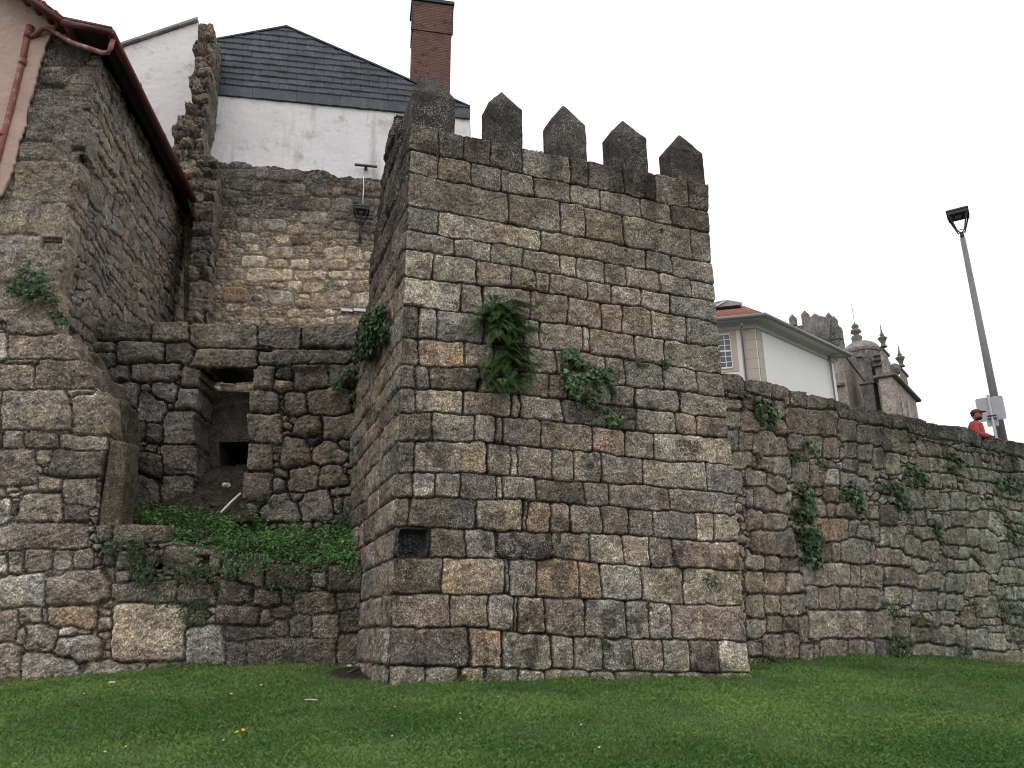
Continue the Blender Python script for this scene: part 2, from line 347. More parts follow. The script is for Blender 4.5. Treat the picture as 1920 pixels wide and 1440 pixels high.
# ------------------------------------------------------------------ ground
GP = [(0, 0, 0), (-6, 2, .1), (6, 2, .1), (-1.8, 11.85, .99), (0, 12.6, 1.0), (2, 13.3, .99), (3.9, 13.9, .96), (-8.0, 12.9, .93), (-6.4, 13.2, 1.05), (-5, 13.8, 1.19), (-3.9, 14.0, 1.2), (-2.9, 14.2, 1.17), (-2.2, 13.2, 1.02),
      (4.6, 15.2, 1.12), (6.4, 16.2, 1.16), (8.4, 17.4, 1.14), (10.5, 18.7, .98), (13, 20.5, .75), (0, 8, .63), (-5, 8, .60), (5, 8, .60), (-4, 11, .86), (6, 12, .88), (9, 12, .8), (-9, 9, .6), (16, 12, .5), (-14, 10, .4), (-12, 15, .9), (2, 18, 1.3), (20, 22, .4)]
_gp = np.array(GP)
def gz(x, y):
    x = np.asarray(x, dtype=float); y = np.asarray(y, dtype=float); num = 0; den = 0
    for a, b, c in GP:
        w = 1 / ((x - a) ** 2 + (y - b) ** 2 + .15) ** 1.7; num = num + w * (c - .074 * b); den = den + w
    return num / den + .074 * np.clip(y, -5, 30) + .02 * (vn(x * .9, y * .9, 3) - .5)
def lawn_mat():
    m, nt, b = nodes('lawn_soil_and_thatch')
    c = mixc(nt, (.030, .062, .018), (.055, .075, .028), ramp(nt, noise(nt, 1.1, 4), .4, .62)); c = mixc(nt, c, (.035, .030, .02), ramp(nt, noise(nt, 22, 4, .7), .52, .62))
    nt.links.new(c, b.inputs['Base Color']); b.inputs['Roughness'].default_value = 1; return m
M['lawn'] = lawn_mat()
gx_, gy_ = np.meshgrid(np.concatenate([[-900, -300, -100, -50, -25], np.arange(-16, 24.1, .25), [40, 80, 200, 500, 900]]), np.concatenate([[-300, -60, -15], np.arange(-4, 26.1, .25), [40, 80, 200, 500, 1000]]))
GZ = gz(gx_, gy_); nr, nc = gx_.shape; ii = np.arange(nr * nc).reshape(nr, nc)
o = npmesh('lawn_ground', np.stack([gx_.ravel(), gy_.ravel(), GZ.ravel()], 1), np.stack([ii[:-1, :-1], ii[:-1, 1:], ii[1:, 1:], ii[1:, :-1]], -1).reshape(-1, 4), M['lawn']); meta(o, kind='structure')

# ------------------------------------------------------------------ tower
CR = at(735, 1150, 12 / math.hypot(*(ray((735, 1150))[:2] / ray((735, 1150))[1])) if False else 11.8723)
TF = Plane((-1.7456, 11.8724), 70); TS = Plane((-1.7456, 11.8724), -20)
B = [ # course boundaries, photograph pixels
 [(770, 230), (853, 251), (1320, 345)],
 [(774, 283), (882, 304), (999, 332), (1100, 351), (1180, 366), (1228, 379), (1327, 397)],
 [(770, 324), (850, 341), (950, 364), (1070, 382), (1201, 411), (1327, 439)],
 [(768, 386), (860, 401), (950, 420), (1047, 439), (1167, 461), (1295, 486), (1332, 495)],
 [(764, 431), (850, 446), (1014, 471), (1212, 506), (1336, 534)],
 [(761, 467), (849, 480), (916, 493), (1047, 516), (1171, 538), (1254, 553), (1338, 566)],
 [(759, 519), (890, 536), (957, 538), (1096, 562), (1250, 587), (1342, 607)],
 [(757, 575), (864, 586), (987, 600), (1078, 612), (1182, 628), (1287, 642), (1347, 652)],
 [(755, 634), (870, 643), (928, 645), (1007, 655), (1091, 661), (1191, 678), (1245, 686), (1351, 702)],
 [(753, 685), (870, 690), (924, 692), (1040, 700), (1170, 723), (1270, 734), (1357, 744)],
 [(751, 728), (866, 734), (970, 740), (1053, 748), (1187, 765), (1266, 773), (1361, 786)],
 [(749, 773), (882, 778), (978, 784), (1062, 792), (1170, 807), (1245, 813), (1362, 821)],
 [(748, 829), (808, 828), (912, 830), (966, 836), (1107, 846), (1203, 861), (1370, 871)],
 [(745, 885), (912, 888), (1003, 898), (1128, 905), (1203, 911), (1320, 921), (1375, 925)],
 [(743, 932), (862, 936), (991, 940), (1137, 950), (1253, 959), (1378, 965)],
 [(736, 989), (890, 993), (973, 997), (1027, 999), (1148, 1003), (1223, 1008), (1307, 1014), (1382, 1016)],
 [(738, 1047), (932, 1047), (1036, 1047), (1169, 1060), (1261, 1064), (1386, 1069)],
 [(736, 1113), (911, 1117), (1003, 1119), (1127, 1124), (1282, 1132), (1390, 1135)],
 [(727, 1174), (911, 1179), (1015, 1189), (1098, 1195), (1223, 1199), (1398, 1203)],
 [(723, 1248), (873, 1251), (1015, 1255), (1182, 1260), (1402, 1262)],
 [(715, 1315), (1420, 1312)]]
# course joints: (zoom, [x...], colour codes)
ROWS = [(Z1, [232, 380, 505, 640, 800, 1040, 1125, 1300, 1460, 1625, 1740], 'ddddgdddgdd'), (Z1, [232, 380, 545, 690, 855, 1040, 1190, 1390, 1540, 1740], 'gbggggggd'),
 (Z1, [225, 725, 985, 1110, 1305, 1640, 1748], 'gbpbgg'), (Z1, [220, 380, 890, 1415, 1545, 1762], 'gybgg'),
 (Z1, [205, 455, 640, 805, 985, 1070, 1208, 1312, 1478, 1640, 1768], 'gggbygbbygl'), (Z1, [200, 350, 570, 745, 860, 930, 1122, 1240, 1388, 1530, 1775], 'yybbbbbyyg'),
 (Z1, [190, 490, 600, 835, 1025, 1195, 1295, 1440, 1615, 1785], 'lgbbbpbyg'), (Z2, [315, 397, 477, 690, 868, 942, 1130, 1165, 1365, 1500, 1775], 'dggdlbybgg'),
 (Z2, [310, 395, 603, 735, 890, 1012, 1095, 1235, 1320, 1492, 1650, 1785], 'dogdgpbbggg'), (Z2, [305, 383, 443, 668, 735, 848, 980, 1065, 1260, 1370, 1570, 1790], 'ddddbbdgbgg'),
 (Z2, [300, 378, 597, 815, 850, 1040, 1240, 1372, 1550, 1645, 1800], 'bypglddgbb'), (Z2, [298, 460, 647, 745, 775, 947, 1173, 1327, 1450, 1815], 'dggbbbobs'),
 (Z2, [290, 370, 705, 810, 838, 997, 1090, 1217, 1405, 1685, 1825], 'dtblbgggyg'), (Z2, [285, 365, 467, 587, 747, 773, 920, 1142, 1252, 1525, 1832], 'dggdlgdbpg'),
 (Z2, [278, 350, 654, 864, 886, 987, 1080, 1220, 1338, 1452, 1640, 1722, 1838], 'ddtbobbbbgyy'), (Z3, [215, 392, 552, 686, 700, 952, 1115, 1268, 1385, 1490, 1800], 'kdlldbltbp'),
 (Z3, [215, 450, 728, 750, 878, 1066, 1168, 1345, 1535, 1805], 'dtgyooltt'), (Z3, [205, 486, 660, 772, 795, 910, 1095, 1280, 1385, 1480, 1825], 'bbllpbgglp'),
 (Z3, [190, 570, 578, 716, 722, 940, 1038, 1172, 1312, 1440, 1562, 1692, 1850], 'dkokggggpgdl'), (Z3, [180, 375, 518, 530, 638, 645, 790, 910, 1110, 1225, 1400, 1500, 1850], 'bgktkpgggbgg')]
pxB = [np.array(b) for b in B]; uvB = [np.array([TF.uv(p) for p in b]) for b in B]
def bint(b, x): return np.interp(x, b[:, 0], b[:, 1])
TST = []; rj = random.Random(4)
for r, (z, xs, codes) in enumerate(ROWS):
    fx = [z(x, 0)[0] for x in xs]; top, bot = pxB[r], pxB[r + 1]; Us = []
    for x in fx: Us.append(TF.uv((x, (bint(top, x) + bint(bot, x)) / 2))[0])
    for k in range(len(Us) - 1):
        a, b = Us[k] + .005, Us[k + 1] - .005; sk = rj.uniform(-.02, .02) * (r > 4); sk2 = rj.uniform(-.02, .02) * (r > 4); T, Bm = uvB[r], uvB[r + 1]; y = lambda B_, u: float(bint(B_, u))
        q = [(a + sk, y(Bm, a) + .006), (b + sk2, y(Bm, b) + .006), (b - sk, y(T, b) - .006), (a - sk2, y(T, a) - .006)]
        TST.append((q, codes[k] if k < len(codes) else None))
SIL = [(1420, 1312), (1402, 1262), (1398, 1240), (1397, 1203), (1390, 1135), (1388, 1075), (1385, 1066), (1381, 1010), (1379, 965), (1376, 925), (1372, 871), (1369, 830), (1362, 818), (1361, 786), (1357, 744), (1352, 702), (1347, 652), (1343, 607), (1339, 566), (1337, 534), (1332, 494), (1329, 439), (1327, 397), (1324, 346)]
treg = [TF.uv(p) for p in SIL]; treg = [(0., .3), (treg[0][0], .3)] + treg[1:-1] + [(6.03, 10.19), (0., 10.19)]
def tstain(U, V, col):
    top = np.clip((V - 7.9 + .9 * fbm(U, V * .4, 1.1, 3, 71)) / 2.2, 0, 1)[..., None]; run = np.clip(.5 + 1.6 * fbm(U, V * .12, 2.6, 3, 77), 0, 1)[..., None]
    col = col * (1 - .72 * top * (.22 + .78 * run)); col = col * (1 - top * np.array([.0, .04, .10]))
    pale = np.clip(fbm(U, V, 1.3, 3, 91) * 2 - .4, 0, .5)[..., None]; base_ = np.clip((1.35 - V + .5 * fbm(U, V, 2.2, 3, 5)) / .5, 0, 1)[..., None]; col = col * (1 - base_ * np.array([.32, .22, .42])); blk = np.clip(fbm(U, V, 1.9, 4, 93, .65) * 3 - .75, 0, .6)[..., None] * np.clip((8.5 - V) / 3, .2, 1)[..., None]
    return col * (1 + .6 * pale) * (1 - blk)
def hole(u0, v0, u1, v1, dep, s=.03):
    return lambda U, V: -dep * np.clip(np.minimum(np.minimum(U - u0, u1 - U), np.minimum(V - v0, v1 - V)) / s + .5, 0, 1)
h1 = TF.uv((747, 1043)); h2 = TF.uv((801, 995)); h3 = TF.uv((892, 735)); h4 = TF.uv((905, 712)); h5 = TF.uv((1236, 439)); h6 = TF.uv((1243, 433))
def textra(U, V):
    return hole(h1[0], h1[1], h2[0], h2[1], .32)(U, V) + hole(h3[0], h3[1], h4[0], h4[1], .15)(U, V) + hole(h5[0], h5[1], h6[0], h6[1], .1, .02)(U, V) + .035 * np.clip((1.75 - V) / .7, 0, 1)
tower = empty('battlement_tower', (-1.7456, 11.8724, .95), 'square granite tower with five pointed merlons standing on the lawn', 'tower')
def clampstones(L, pred): return L
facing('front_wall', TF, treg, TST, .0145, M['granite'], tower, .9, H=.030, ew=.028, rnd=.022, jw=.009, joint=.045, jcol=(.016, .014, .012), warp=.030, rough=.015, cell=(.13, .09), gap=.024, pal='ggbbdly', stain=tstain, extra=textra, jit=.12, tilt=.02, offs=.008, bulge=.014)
# left side face: the same courses carried round the corner
lv = [float(TF.uv(p[0])[1]) for p in B]; sst = []; rj = random.Random(8)
lv2 = [11.6, 11.25, 10.8, 10.45] + lv
for r in range(len(lv2) - 1):
    u = -.02 - (0 if r % 2 else .25)
    while u < 6:
        w = rj.uniform(.55, 1.15); a, b = max(u, -.02), u + w
        if b > .2:
            j = rj.uniform(-.015, .015); sst.append(([(a + .006, lv2[r + 1] + .008 + j), (b - .006, lv2[r + 1] + .008 - j), (b - .006 + j, lv2[r] - .008), (a + .006, lv2[r] - .008)], 'd' if r < 6 and rj.random() < .8 else rj.choice('dgbgb')))
        u += w
sreg = [(0., .4), (5.2, .4), (5.2, 6.9), (5.0, 7.2), (4.2, 7.35), (3.55, 7.9), (3.42, 8.5), (3.3, 9.3), (2.9, 9.8), (2.75, 10.4), (2.2, 10.9), (1.75, 11.3), (1.35, 11.32), (1.2, 10.9), (.62, 10.75), (.6, 10.19), (0., 10.19)]
def sstain(U, V, col):
    top = np.clip((V - 6.6 + fbm(U, V * .5, .8, 3, 33)) / 2.2, 0, 1)[..., None]
    col = col * (1 - .6 * top); red = np.clip(fbm(U, V, .7, 3, 35) * 2, 0, 1)[..., None]; return col * (1 + red * np.array([.25, .02, -.08])) * .9
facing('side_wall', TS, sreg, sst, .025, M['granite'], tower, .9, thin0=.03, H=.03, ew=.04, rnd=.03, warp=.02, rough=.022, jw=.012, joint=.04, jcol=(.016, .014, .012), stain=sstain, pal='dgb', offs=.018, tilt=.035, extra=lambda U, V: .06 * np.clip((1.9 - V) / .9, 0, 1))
mb = MB(); mb.prism([TF.pt(.5, 0, -.9) + [0, 0, 10.12], TF.pt(6.0, 0, -.9) + [0, 0, 10.12], TF.pt(6.0, 0, -5.2) + [0, 0, 10.12], TF.pt(.5, 0, -5.2) + [0, 0, 10.12]], [0, 0, -9]); mb.build('core', M['dark_granite'], tower)
def rock(name, V, Fs, mat, parent, seg=3, amp=.018, bev=.02, col=None, seed=0, loc=None, freq=7, cuts=4):
    """a hewn block: subdivided, bevelled and roughened so that its faces and edges are uneven"""
    me = bpy.data.meshes.new(name); b = base(parent) if parent is not None else (np.asarray(loc) if loc is not None else np.zeros(3))
    me.from_pydata([tuple(np.asarray(v, dtype=float) - b) for v in V], [], [list(f) for f in Fs]); bm = bmesh.new(); bm.from_mesh(me); bmesh.ops.recalc_face_normals(bm, faces=bm.faces)
    if bev: bmesh.ops.bevel(bm, geom=list(bm.edges), offset=bev, segments=2, affect='EDGES', clamp_overlap=True, profile=.6)
    bmesh.ops.triangulate(bm, faces=[f for f in bm.faces if len(f.verts) > 4])
    for _ in range(cuts):
        lim = .09 if _ < 3 else .05
        es = [e for e in bm.edges if e.calc_length() > lim]
        if not es or len(bm.verts) > 9000: break
        bmesh.ops.subdivide_edges(bm, edges=es, cuts=1, use_grid_fill=True)
    bm.normal_update(); co = np.array([v.co[:] for v in bm.verts]) + b; nn = np.array([v.normal[:] for v in bm.verts])
    d = amp * fbm(co[:, 0] + co[:, 1] * .7 + seed, co[:, 2] + co[:, 1] * .5, freq, 4, seed % 9, .6) + amp * .8 * fbm(co[:, 1] + seed, co[:, 0] - co[:, 2], freq * .5, 2, 4)
    for v, k in zip(bm.verts, d): v.co += v.normal * k
    for f in bm.faces: f.smooth = True
    bm.to_mesh(me); bm.free()
    if col is not None:
        cc = np.ones((len(co), 4), dtype=np.float32); mm = 1 + .7 * fbm(co[:, 0] + seed, co[:, 2] * .5, 3.3, 4, 2); cc[:, :3] = np.array(col)[None] * mm[:, None]; a = me.color_attributes.new('Col', 'FLOAT_COLOR', 'POINT'); a.data.foreach_set('color', cc.ravel())
    me.materials.append(mat); o = bpy.data.objects.new(name, me); link(o, parent)
    if loc is not None and parent is None: o.location = tuple(b)
    return o
def merlon(u0, u1, zb, ze, za, dep, k, lean=0., worn=0.):
    um = (u0 + u1) / 2; p = lambda u, v, o: TF.pt(u, v, -o)
    V = [p(u0, zb, .0), p(u1, zb, .0), p(u1, zb, dep), p(u0, zb, dep), p(u0, ze, .0), p(u1, ze, .0), p(u1, ze, dep), p(u0, ze, dep)]
    w = worn; V += [p(um - w, za, dep / 2 - w * .5), p(um + w, za, dep / 2 - w * .5), p(um + w, za, dep / 2 + w * .5), p(um - w, za, dep / 2 + w * .5)]
    Fs = [(0, 1, 5, 4), (1, 2, 6, 5), (2, 3, 7, 6), (3, 0, 4, 7), (3, 2, 1, 0), (4, 5, 9, 8), (5, 6, 10, 9), (6, 7, 11, 10), (7, 4, 8, 11), (8, 9, 10, 11)]
    m_ = rock('merlon', V, Fs, M['granite'], tower, col=(.040, .038, .035) if k % 2 else (.050, .047, .042), seed=k, amp=.011, bev=.010)
    return m_
mu = [(1034, 1098, 235), (1147, 1211, 258), (1256, 1317, 287)]
for k, (xl, xr, ye, ya, xa, zt) in enumerate([(916, 979, 206, 173, 941, None), (1034, 1098, 236, 199, 1058, None), (1147, 1211, 260, 228, 1170, None), (1256, 1317, 288, 254, 1275, None)]):
    u0 = TF.uv((xl, ye - 8))[0]; u1, ze = TF.uv((xr, ye)); za = TF.off(-.21).uv((xa, ya))[1]
    merlon(u0, u1, 10.15, ze, za, .42, k + 1, worn=.012)
u1, ze = TF.uv((854, 186)); za = TF.off(-.4).uv((812, 145))[1]
merlon(.02, u1, 10.15, ze, za, .85, 7, worn=.10)
# the cut inscription on the pale stone
iu, iv = TF.uv((1261, 829))
def text(body, size, p, pl, mat, parent, name='inscription', ext=.002, out=.05):
    cu = bpy.data.curves.new(name, 'FONT'); cu.body = body; cu.size = size; cu.extrude = ext; cu.space_character = 1.15; cu.space_line = .95; cu.align_x = 'CENTER'
    o = bpy.data.objects.new(name, cu); cu.materials.append(mat); link(o, parent)
    e = Vector(pl.e); n = Vector(pl.n); m = Matrix((e, Vector((0, 0, 1)), n)).transposed().to_4x4(); m.translation = Vector(pl.pt(*pl.uv(p), out) - base(parent))
    bpy.context.view_layer.update(); me = bpy.data.meshes.new_from_object(o); bpy.data.objects.remove(o); o = bpy.data.objects.new(name, me); link(o, parent)
    if not me.materials: me.materials.append(mat)
    o.matrix_local = m; return o
M['cut'] = flat_mat('weathered_cut_letters', (.085, .08, .06), .9, .2, 10)
text('OBRA  63\nEM RECORD\nDO  CBN\nACTM\nD  Q  B', .082, (1288, 832), TF, M['cut'], tower, ext=.006, out=.060)

# ------------------------------------------------------------------ long wall to the right
RW = Plane(at(1400, 1200, 15.3)[:2], 59); ZC = Z(1320, 520, 4.3636); Z9 = Z(1400, 880, 3.6); Z7 = Z(1340, 680, 2.4)
topR = [ZC(*p) for p in [(60, 770), (150, 792), (262, 800), (318, 838), (330, 850), (370, 840), (480, 862), (640, 890), (700, 925), (712, 935), (815, 943), (842, 972), (870, 962), (960, 985), (1060, 1002), (1080, 1015), (1170, 1045), (1320, 1062), (1335, 1085), (1350, 1078), (1440, 1098), (1530, 1130), (1545, 1122), (1640, 1145), (1730, 1160), (1800, 1180), (1812, 1192), (1900, 1212)]] + [(1800, 800), (1808, 803), (1840, 814), (1862, 818), (1866, 823), (1900, 829), (1960, 843), (2040, 862)]
rreg = [RW.uv(p) for p in topR] + [RW.uv((2040, 1330)), RW.uv((1370, 1310))]
z9b = [(0, 0, 130, 120), (135, 40, 255, 160), (0, 110, 40, 260), (45, 120, 188, 280, 'b'), (190, 165, 300, 290, 'g'), (0, 265, 100, 405), (105, 295, 252, 420), (20, 410, 318, 590, 'b'), (0, 560, 112, 685), (118, 575, 208, 705), (212, 600, 340, 695, 'd'), (0, 690, 115, 830), (100, 695, 252, 840, 'b'), (258, 700, 380, 835), (0, 840, 112, 1005), (118, 845, 222, 980), (225, 840, 388, 995, 'g'), (0, 1005, 125, 1120, 'g'), (130, 985, 235, 1108), (238, 1000, 342, 1102, 'd'), (105, 1110, 245, 1272, 'p'), (248, 1105, 345, 1278, 'p'), (345, 985, 420, 1170), (348, 1182, 445, 1288, 'p'), (450, 1185, 490, 1285),
 (350, 630, 685, 785, 'y'), (690, 648, 768, 790, 'y'), (768, 652, 915, 800, 'p'), (920, 655, 1055, 780, 'b'), (1058, 670, 1145, 790), (445, 330, 678, 492, 'r'), (465, 495, 570, 632, 'd'), (572, 500, 630, 635), (635, 470, 830, 640, 'g'), (388, 785, 485, 940, 'y'), (470, 795, 622, 935), (625, 798, 732, 940), (738, 800, 885, 950, 'b'), (400, 958, 805, 1140, 'y'), (808, 960, 972, 1140, 'b'), (485, 1150, 672, 1300, 'g'), (680, 1155, 795, 1320, 'b'), (800, 1160, 850, 1260), (855, 1145, 950, 1290, 'd'),
 (430, 215, 530, 318), (532, 230, 590, 320), (592, 240, 720, 330, 'd'), (520, 115, 610, 230, 'd'), (515, 10, 620, 105, 'l'), (625, 20, 728, 110), (730, 35, 812, 130), (680, 345, 738, 465), (745, 390, 850, 485), (825, 355, 890, 480), (825, 265, 892, 345), (890, 250, 1005, 380, 'd'), (895, 385, 958, 520), (960, 395, 1052, 530), (865, 540, 1030, 650, 'b'), (820, 525, 865, 625), (1060, 460, 1165, 590, 'g'), (1170, 485, 1280, 610, 'y'), (1110, 610, 1218, 700), (1035, 575, 1105, 650), (1060, 125, 1185, 255, 'g'), (1125, 395, 1255, 478), (1150, 705, 1310, 820), (1345, 700, 1468, 825), (1475, 700, 1615, 855, 'p'), (1115, 810, 1285, 940, 'p'), (1290, 840, 1335, 935), (1340, 840, 1400, 950), (1405, 860, 1448, 950), (930, 780, 1020, 890, 't'), (1030, 805, 1110, 900), (975, 1020, 1098, 1125, 'b'), (1100, 1060, 1235, 1165, 'd'), (1245, 1065, 1475, 1190), (1480, 1090, 1615, 1215), (1120, 1180, 1328, 1325, 'b'), (1332, 1200, 1422, 1315), (1500, 1210, 1592, 1315, 'y'), (1600, 1235, 1860, 1345, 'b'), (1625, 1120, 1735, 1225), (1540, 870, 1675, 985), (1450, 940, 1535, 1065), (1310, 955, 1390, 1050), (1345, 390, 1470, 510, 'b'), (1475, 405, 1562, 515), (1570, 405, 1670, 560), (1360, 165, 1475, 275), (1380, 275, 1500, 390), (1505, 285, 1620, 395), (1620, 300, 1715, 440), (1190, 150, 1290, 250), (1290, 175, 1380, 270), (1475, 190, 1555, 280), (1325, 520, 1420, 605), (1425, 530, 1490, 610), (1305, 590, 1385, 690), (1390, 615, 1480, 700), (1485, 605, 1565, 700), (1530, 545, 1615, 640), (1615, 575, 1705, 690), (1700, 670, 1805, 760)]
z7b = [(55, 218, 110, 300), (112, 230, 190, 318), (50, 300, 100, 395), (102, 305, 168, 400), (170, 318, 320, 425, 'g'), (75, 400, 165, 470), (168, 415, 262, 490), (260, 420, 340, 515, 'g'), (327, 303, 402, 385), (402, 315, 480, 420, 'g'), (482, 335, 560, 425), (578, 360, 638, 430), (640, 365, 700, 450), (703, 390, 755, 470), (545, 265, 632, 350), (315, 210, 545, 335, 'p'), (45, 180, 110, 218), (265, 265, 330, 345), (345, 455, 418, 530), (430, 470, 490, 550, 'd'), (560, 385, 578, 430), (580, 430, 640, 495), (642, 450, 708, 525), (635, 290, 750, 365), (752, 300, 860, 400), (770, 410, 825, 495)]
cb = [140, 320, 545, 700, 835, 1000, 1065, 1170, 1330, 1540, 1640, 1810, 1905]
cop = []
tp = np.array(topR)
xs = [(1340, 0)] + [ZC(x, 0) for x in cb] + [(1800, 0), (1840, 0), (1864, 0), (1900, 0), (1935, 0), (1970, 0), (2030, 0)]; xs = [p[0] for p in xs]
for i in range(len(xs) - 1):
    a, b = xs[i], xs[i + 1]; f = lambda x: float(np.interp(x, tp[:, 0], tp[:, 1])); hh = 26 - (a - 1340) * .006
    cop.append(([RW.uv((a + .6, f(a) - 6)), RW.uv((b - .6, f(b) - 6)), RW.uv((b - .6, f(b) + hh)), RW.uv((a + .6, f(a) + hh))], 'g' if i % 3 else 'b'))
rst = boxes(RW, Z9, z9b, .03) + boxes(RW, Z7, z7b, .03) + cop
us = [p[0] for p in rreg]
rst += [s for s in autorows(-.6, max(us), .3, 9.5, (.26, .42), (.24, .50), rst, 21, .045) if (s[0][0][1] + s[0][2][1]) / 2 < np.interp(s[0][0][0], [p[0] for p in rreg[:len(topR)]], [p[1] for p in rreg[:len(topR)]]) - .42]
rtx, rty = [p[0] for p in rreg[:len(topR)]], [p[1] for p in rreg[:len(topR)]]
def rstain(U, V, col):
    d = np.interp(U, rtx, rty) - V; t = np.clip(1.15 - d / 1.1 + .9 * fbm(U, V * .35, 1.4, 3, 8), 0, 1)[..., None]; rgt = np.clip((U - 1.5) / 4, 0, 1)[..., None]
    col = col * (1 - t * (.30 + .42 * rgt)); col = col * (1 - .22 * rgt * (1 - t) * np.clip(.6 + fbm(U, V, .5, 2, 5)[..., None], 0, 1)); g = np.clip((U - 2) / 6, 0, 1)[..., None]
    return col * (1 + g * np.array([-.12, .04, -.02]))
rwall = empty('rampart_wall', RW.pt(0, 1.1), 'long granite rubble wall running away to the right of the tower, ivy on it', 'wall')
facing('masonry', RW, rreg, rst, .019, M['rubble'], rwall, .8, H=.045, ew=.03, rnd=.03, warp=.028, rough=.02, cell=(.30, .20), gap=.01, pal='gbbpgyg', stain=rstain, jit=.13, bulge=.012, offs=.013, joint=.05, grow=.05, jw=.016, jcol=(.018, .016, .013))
# ------------------------------------------------------------------ low walls on the left
LW = Plane((-2.55, 14.2), 84); IW = Plane((-3.4, 16.1), 88); ZL = Z(0, 400, 3); Z5 = Z(0, 880, 3); Z6 = Z(160, 900, 3.42857); Z4 = Z(160, 580, 3.42857); Z0 = Z(0, 0, 3); Z8 = Z(340, 280, 4)
ltop = [(-300, 575), (-20, 596), (55, 604), (98, 604), (104, 626), (143, 631), (147, 676), (172, 681), (178, 725), (186, 738), (206, 738), (209, 815), (198, 835), (178, 984), (313, 987), (315, 1010), (345, 1022), (405, 1033), (420, 1052), (450, 1059), (500, 1050), (540, 1054), (578, 1063), (615, 1064), (640, 1060), (690, 1062)]
lreg = [LW.uv(p) for p in ltop] + [LW.uv((712, 1320)), LW.uv((-300, 1400))]
zl = [(55, 612, 305, 683), (45, 690, 435, 825, 'b'), (25, 824, 210, 856), (-150, 690, 40, 830), (-200, 850, 185, 990, 'b'), (205, 830, 525, 990, 'b'), (360, 990, 520, 1030), (5, 995, 385, 1215, 'y'), (-200, 1000, 0, 1215), (420, 1015, 618, 1245, 'b'), (-200, 1230, 20, 1320), (15, 1225, 130, 1320, 'l'), (150, 1248, 330, 1330, 'd'), (333, 1248, 600, 1330, 'g'), (-200, 1330, 200, 1530, 'p'), (215, 1330, 290, 1400, 't'), (292, 1335, 598, 1480, 'd')]
z5 = [(0, 95, 28, 160), (20, 105, 105, 133, 'l'), (110, 90, 210, 130, 'l'), (50, 128, 145, 160, 'l'), (60, 163, 135, 192), (0, 165, 62, 325, 'l'), (65, 195, 110, 250), (100, 132, 350, 303, 'y'), (225, 50, 355, 128, 't'), (358, 60, 535, 200, 'g'), (360, 205, 490, 300, 'd'), (0, 303, 490, 443, 'p'), (140, 450, 300, 570, 'b'), (0, 490, 50, 620, 'l'), (50, 480, 138, 590, 'g'), (270, 572, 375, 620, 'b'), (302, 460, 410, 570), (412, 455, 520, 545, 'b'), (0, 590, 265, 775, 'l'), (268, 575, 610, 768, 'b'), (265, 772, 550, 885, 'o'), (0, 800, 95, 970, 'b'), (105, 775, 235, 862), (238, 790, 262, 870), (558, 730, 650, 785, 'b'), (556, 790, 640, 825), (556, 828, 640, 905), (566, 910, 620, 945), (632, 752, 1050, 1080, 's'),
      (145, 880, 325, 1030, 'y'), (328, 890, 430, 943), (80, 900, 142, 1000), (290, 945, 570, 1090, 'l'), (0, 988, 130, 1205, 'b'), (58, 1140, 105, 1210), (100, 1032, 450, 1215, 'l'), (452, 1100, 540, 1145), (460, 1088, 820, 1205, 'l'), (840, 1080, 950, 1150), (965, 1062, 1030, 1125), (1042, 885, 1262, 1100, 'l'), (980, 1103, 1250, 1148, 'y'), (0, 1218, 200, 1260),
      (560, 322, 627, 400, 'm'), (630, 322, 940, 402, 'm'), (590, 478, 648, 555, 'd'), (652, 470, 765, 560, 'm'), (580, 558, 643, 625), (648, 582, 730, 630, 'l'), (930, 445, 1250, 590, 'm'), (620, 640, 985, 745, 'm'), (998, 655, 1215, 765, 'd')]
z6 = [(870, 515, 985, 620, 'm'), (990, 527, 1150, 690, 'y'), (1155, 560, 1440, 700, 'm'), (850, 662, 1072, 803, 'd'), (1074, 700, 1245, 815, 'm'), (1250, 705, 1335, 800, 'd'), (1342, 725, 1610, 855, 'm'), (1565, 555, 1760, 713, 'm'), (1475, 600, 1560, 680), (1620, 717, 1755, 830, 'm'), (845, 802, 1125, 935, 'd'), (1128, 850, 1205, 940), (1197, 812, 1330, 893, 'd'), (1217, 897, 1303, 1008, 'd'), (1312, 870, 1450, 1015, 'm'), (1462, 860, 1625, 1015, 'g'), (1647, 835, 1765, 990, 'd'), (890, 942, 1225, 1030, 'd'), (905, 1052, 1040, 1210, 'd'), (1052, 1022, 1593, 1205, 'd'), (1620, 992, 1768, 1170, 'm'), (660, 872, 750, 930)]
lst = boxes(LW, ZL, zl, .02) + boxes(LW, Z5, z5, .03) + boxes(LW, Z6, z6, .03)
lst += autorows(LW.uv((-300, 1000))[0], LW.uv((-5, 1000))[0], .4, 8, (.3, .5), (.4, .9), lst, 61, .05)
q1 = LW.uv(Z5(1105, 550)); q2 = LW.uv(Z5(1182, 488)); q3 = LW.uv(Z5(860, 560)); q4 = LW.uv(Z5(912, 520)); q5 = LW.uv(Z6(1315, 905)); q6 = LW.uv(Z6(1460, 855))
def lstain(U, V, col):
    x0 = LW.uv((210, 1100))[0]; ter = np.clip((U - x0) / .3, 0, 1); hi = np.clip((V - 1.9 + .5 * fbm(U, V, 1.2, 3, 3)) / .5, 0, 1); col = col * (1 - .35 * ter * hi + 0)[..., None]
    r = np.clip((U - LW.uv((420, 1100))[0]) / .3, 0, 1)[..., None]; col = col * (1 - .3 * r); pl_ = np.clip(fbm(U, V, 1.2, 3, 12) * 2.2 - .2, 0, .6)[..., None]; return col * (1 + pl_ * (1 - r) * .6)
rw = empty('ruined_wall', LW.pt(-3, 1.0), 'stepped ruined granite wall in front of the pink building with a low stretch holding the herb terrace', 'wall')
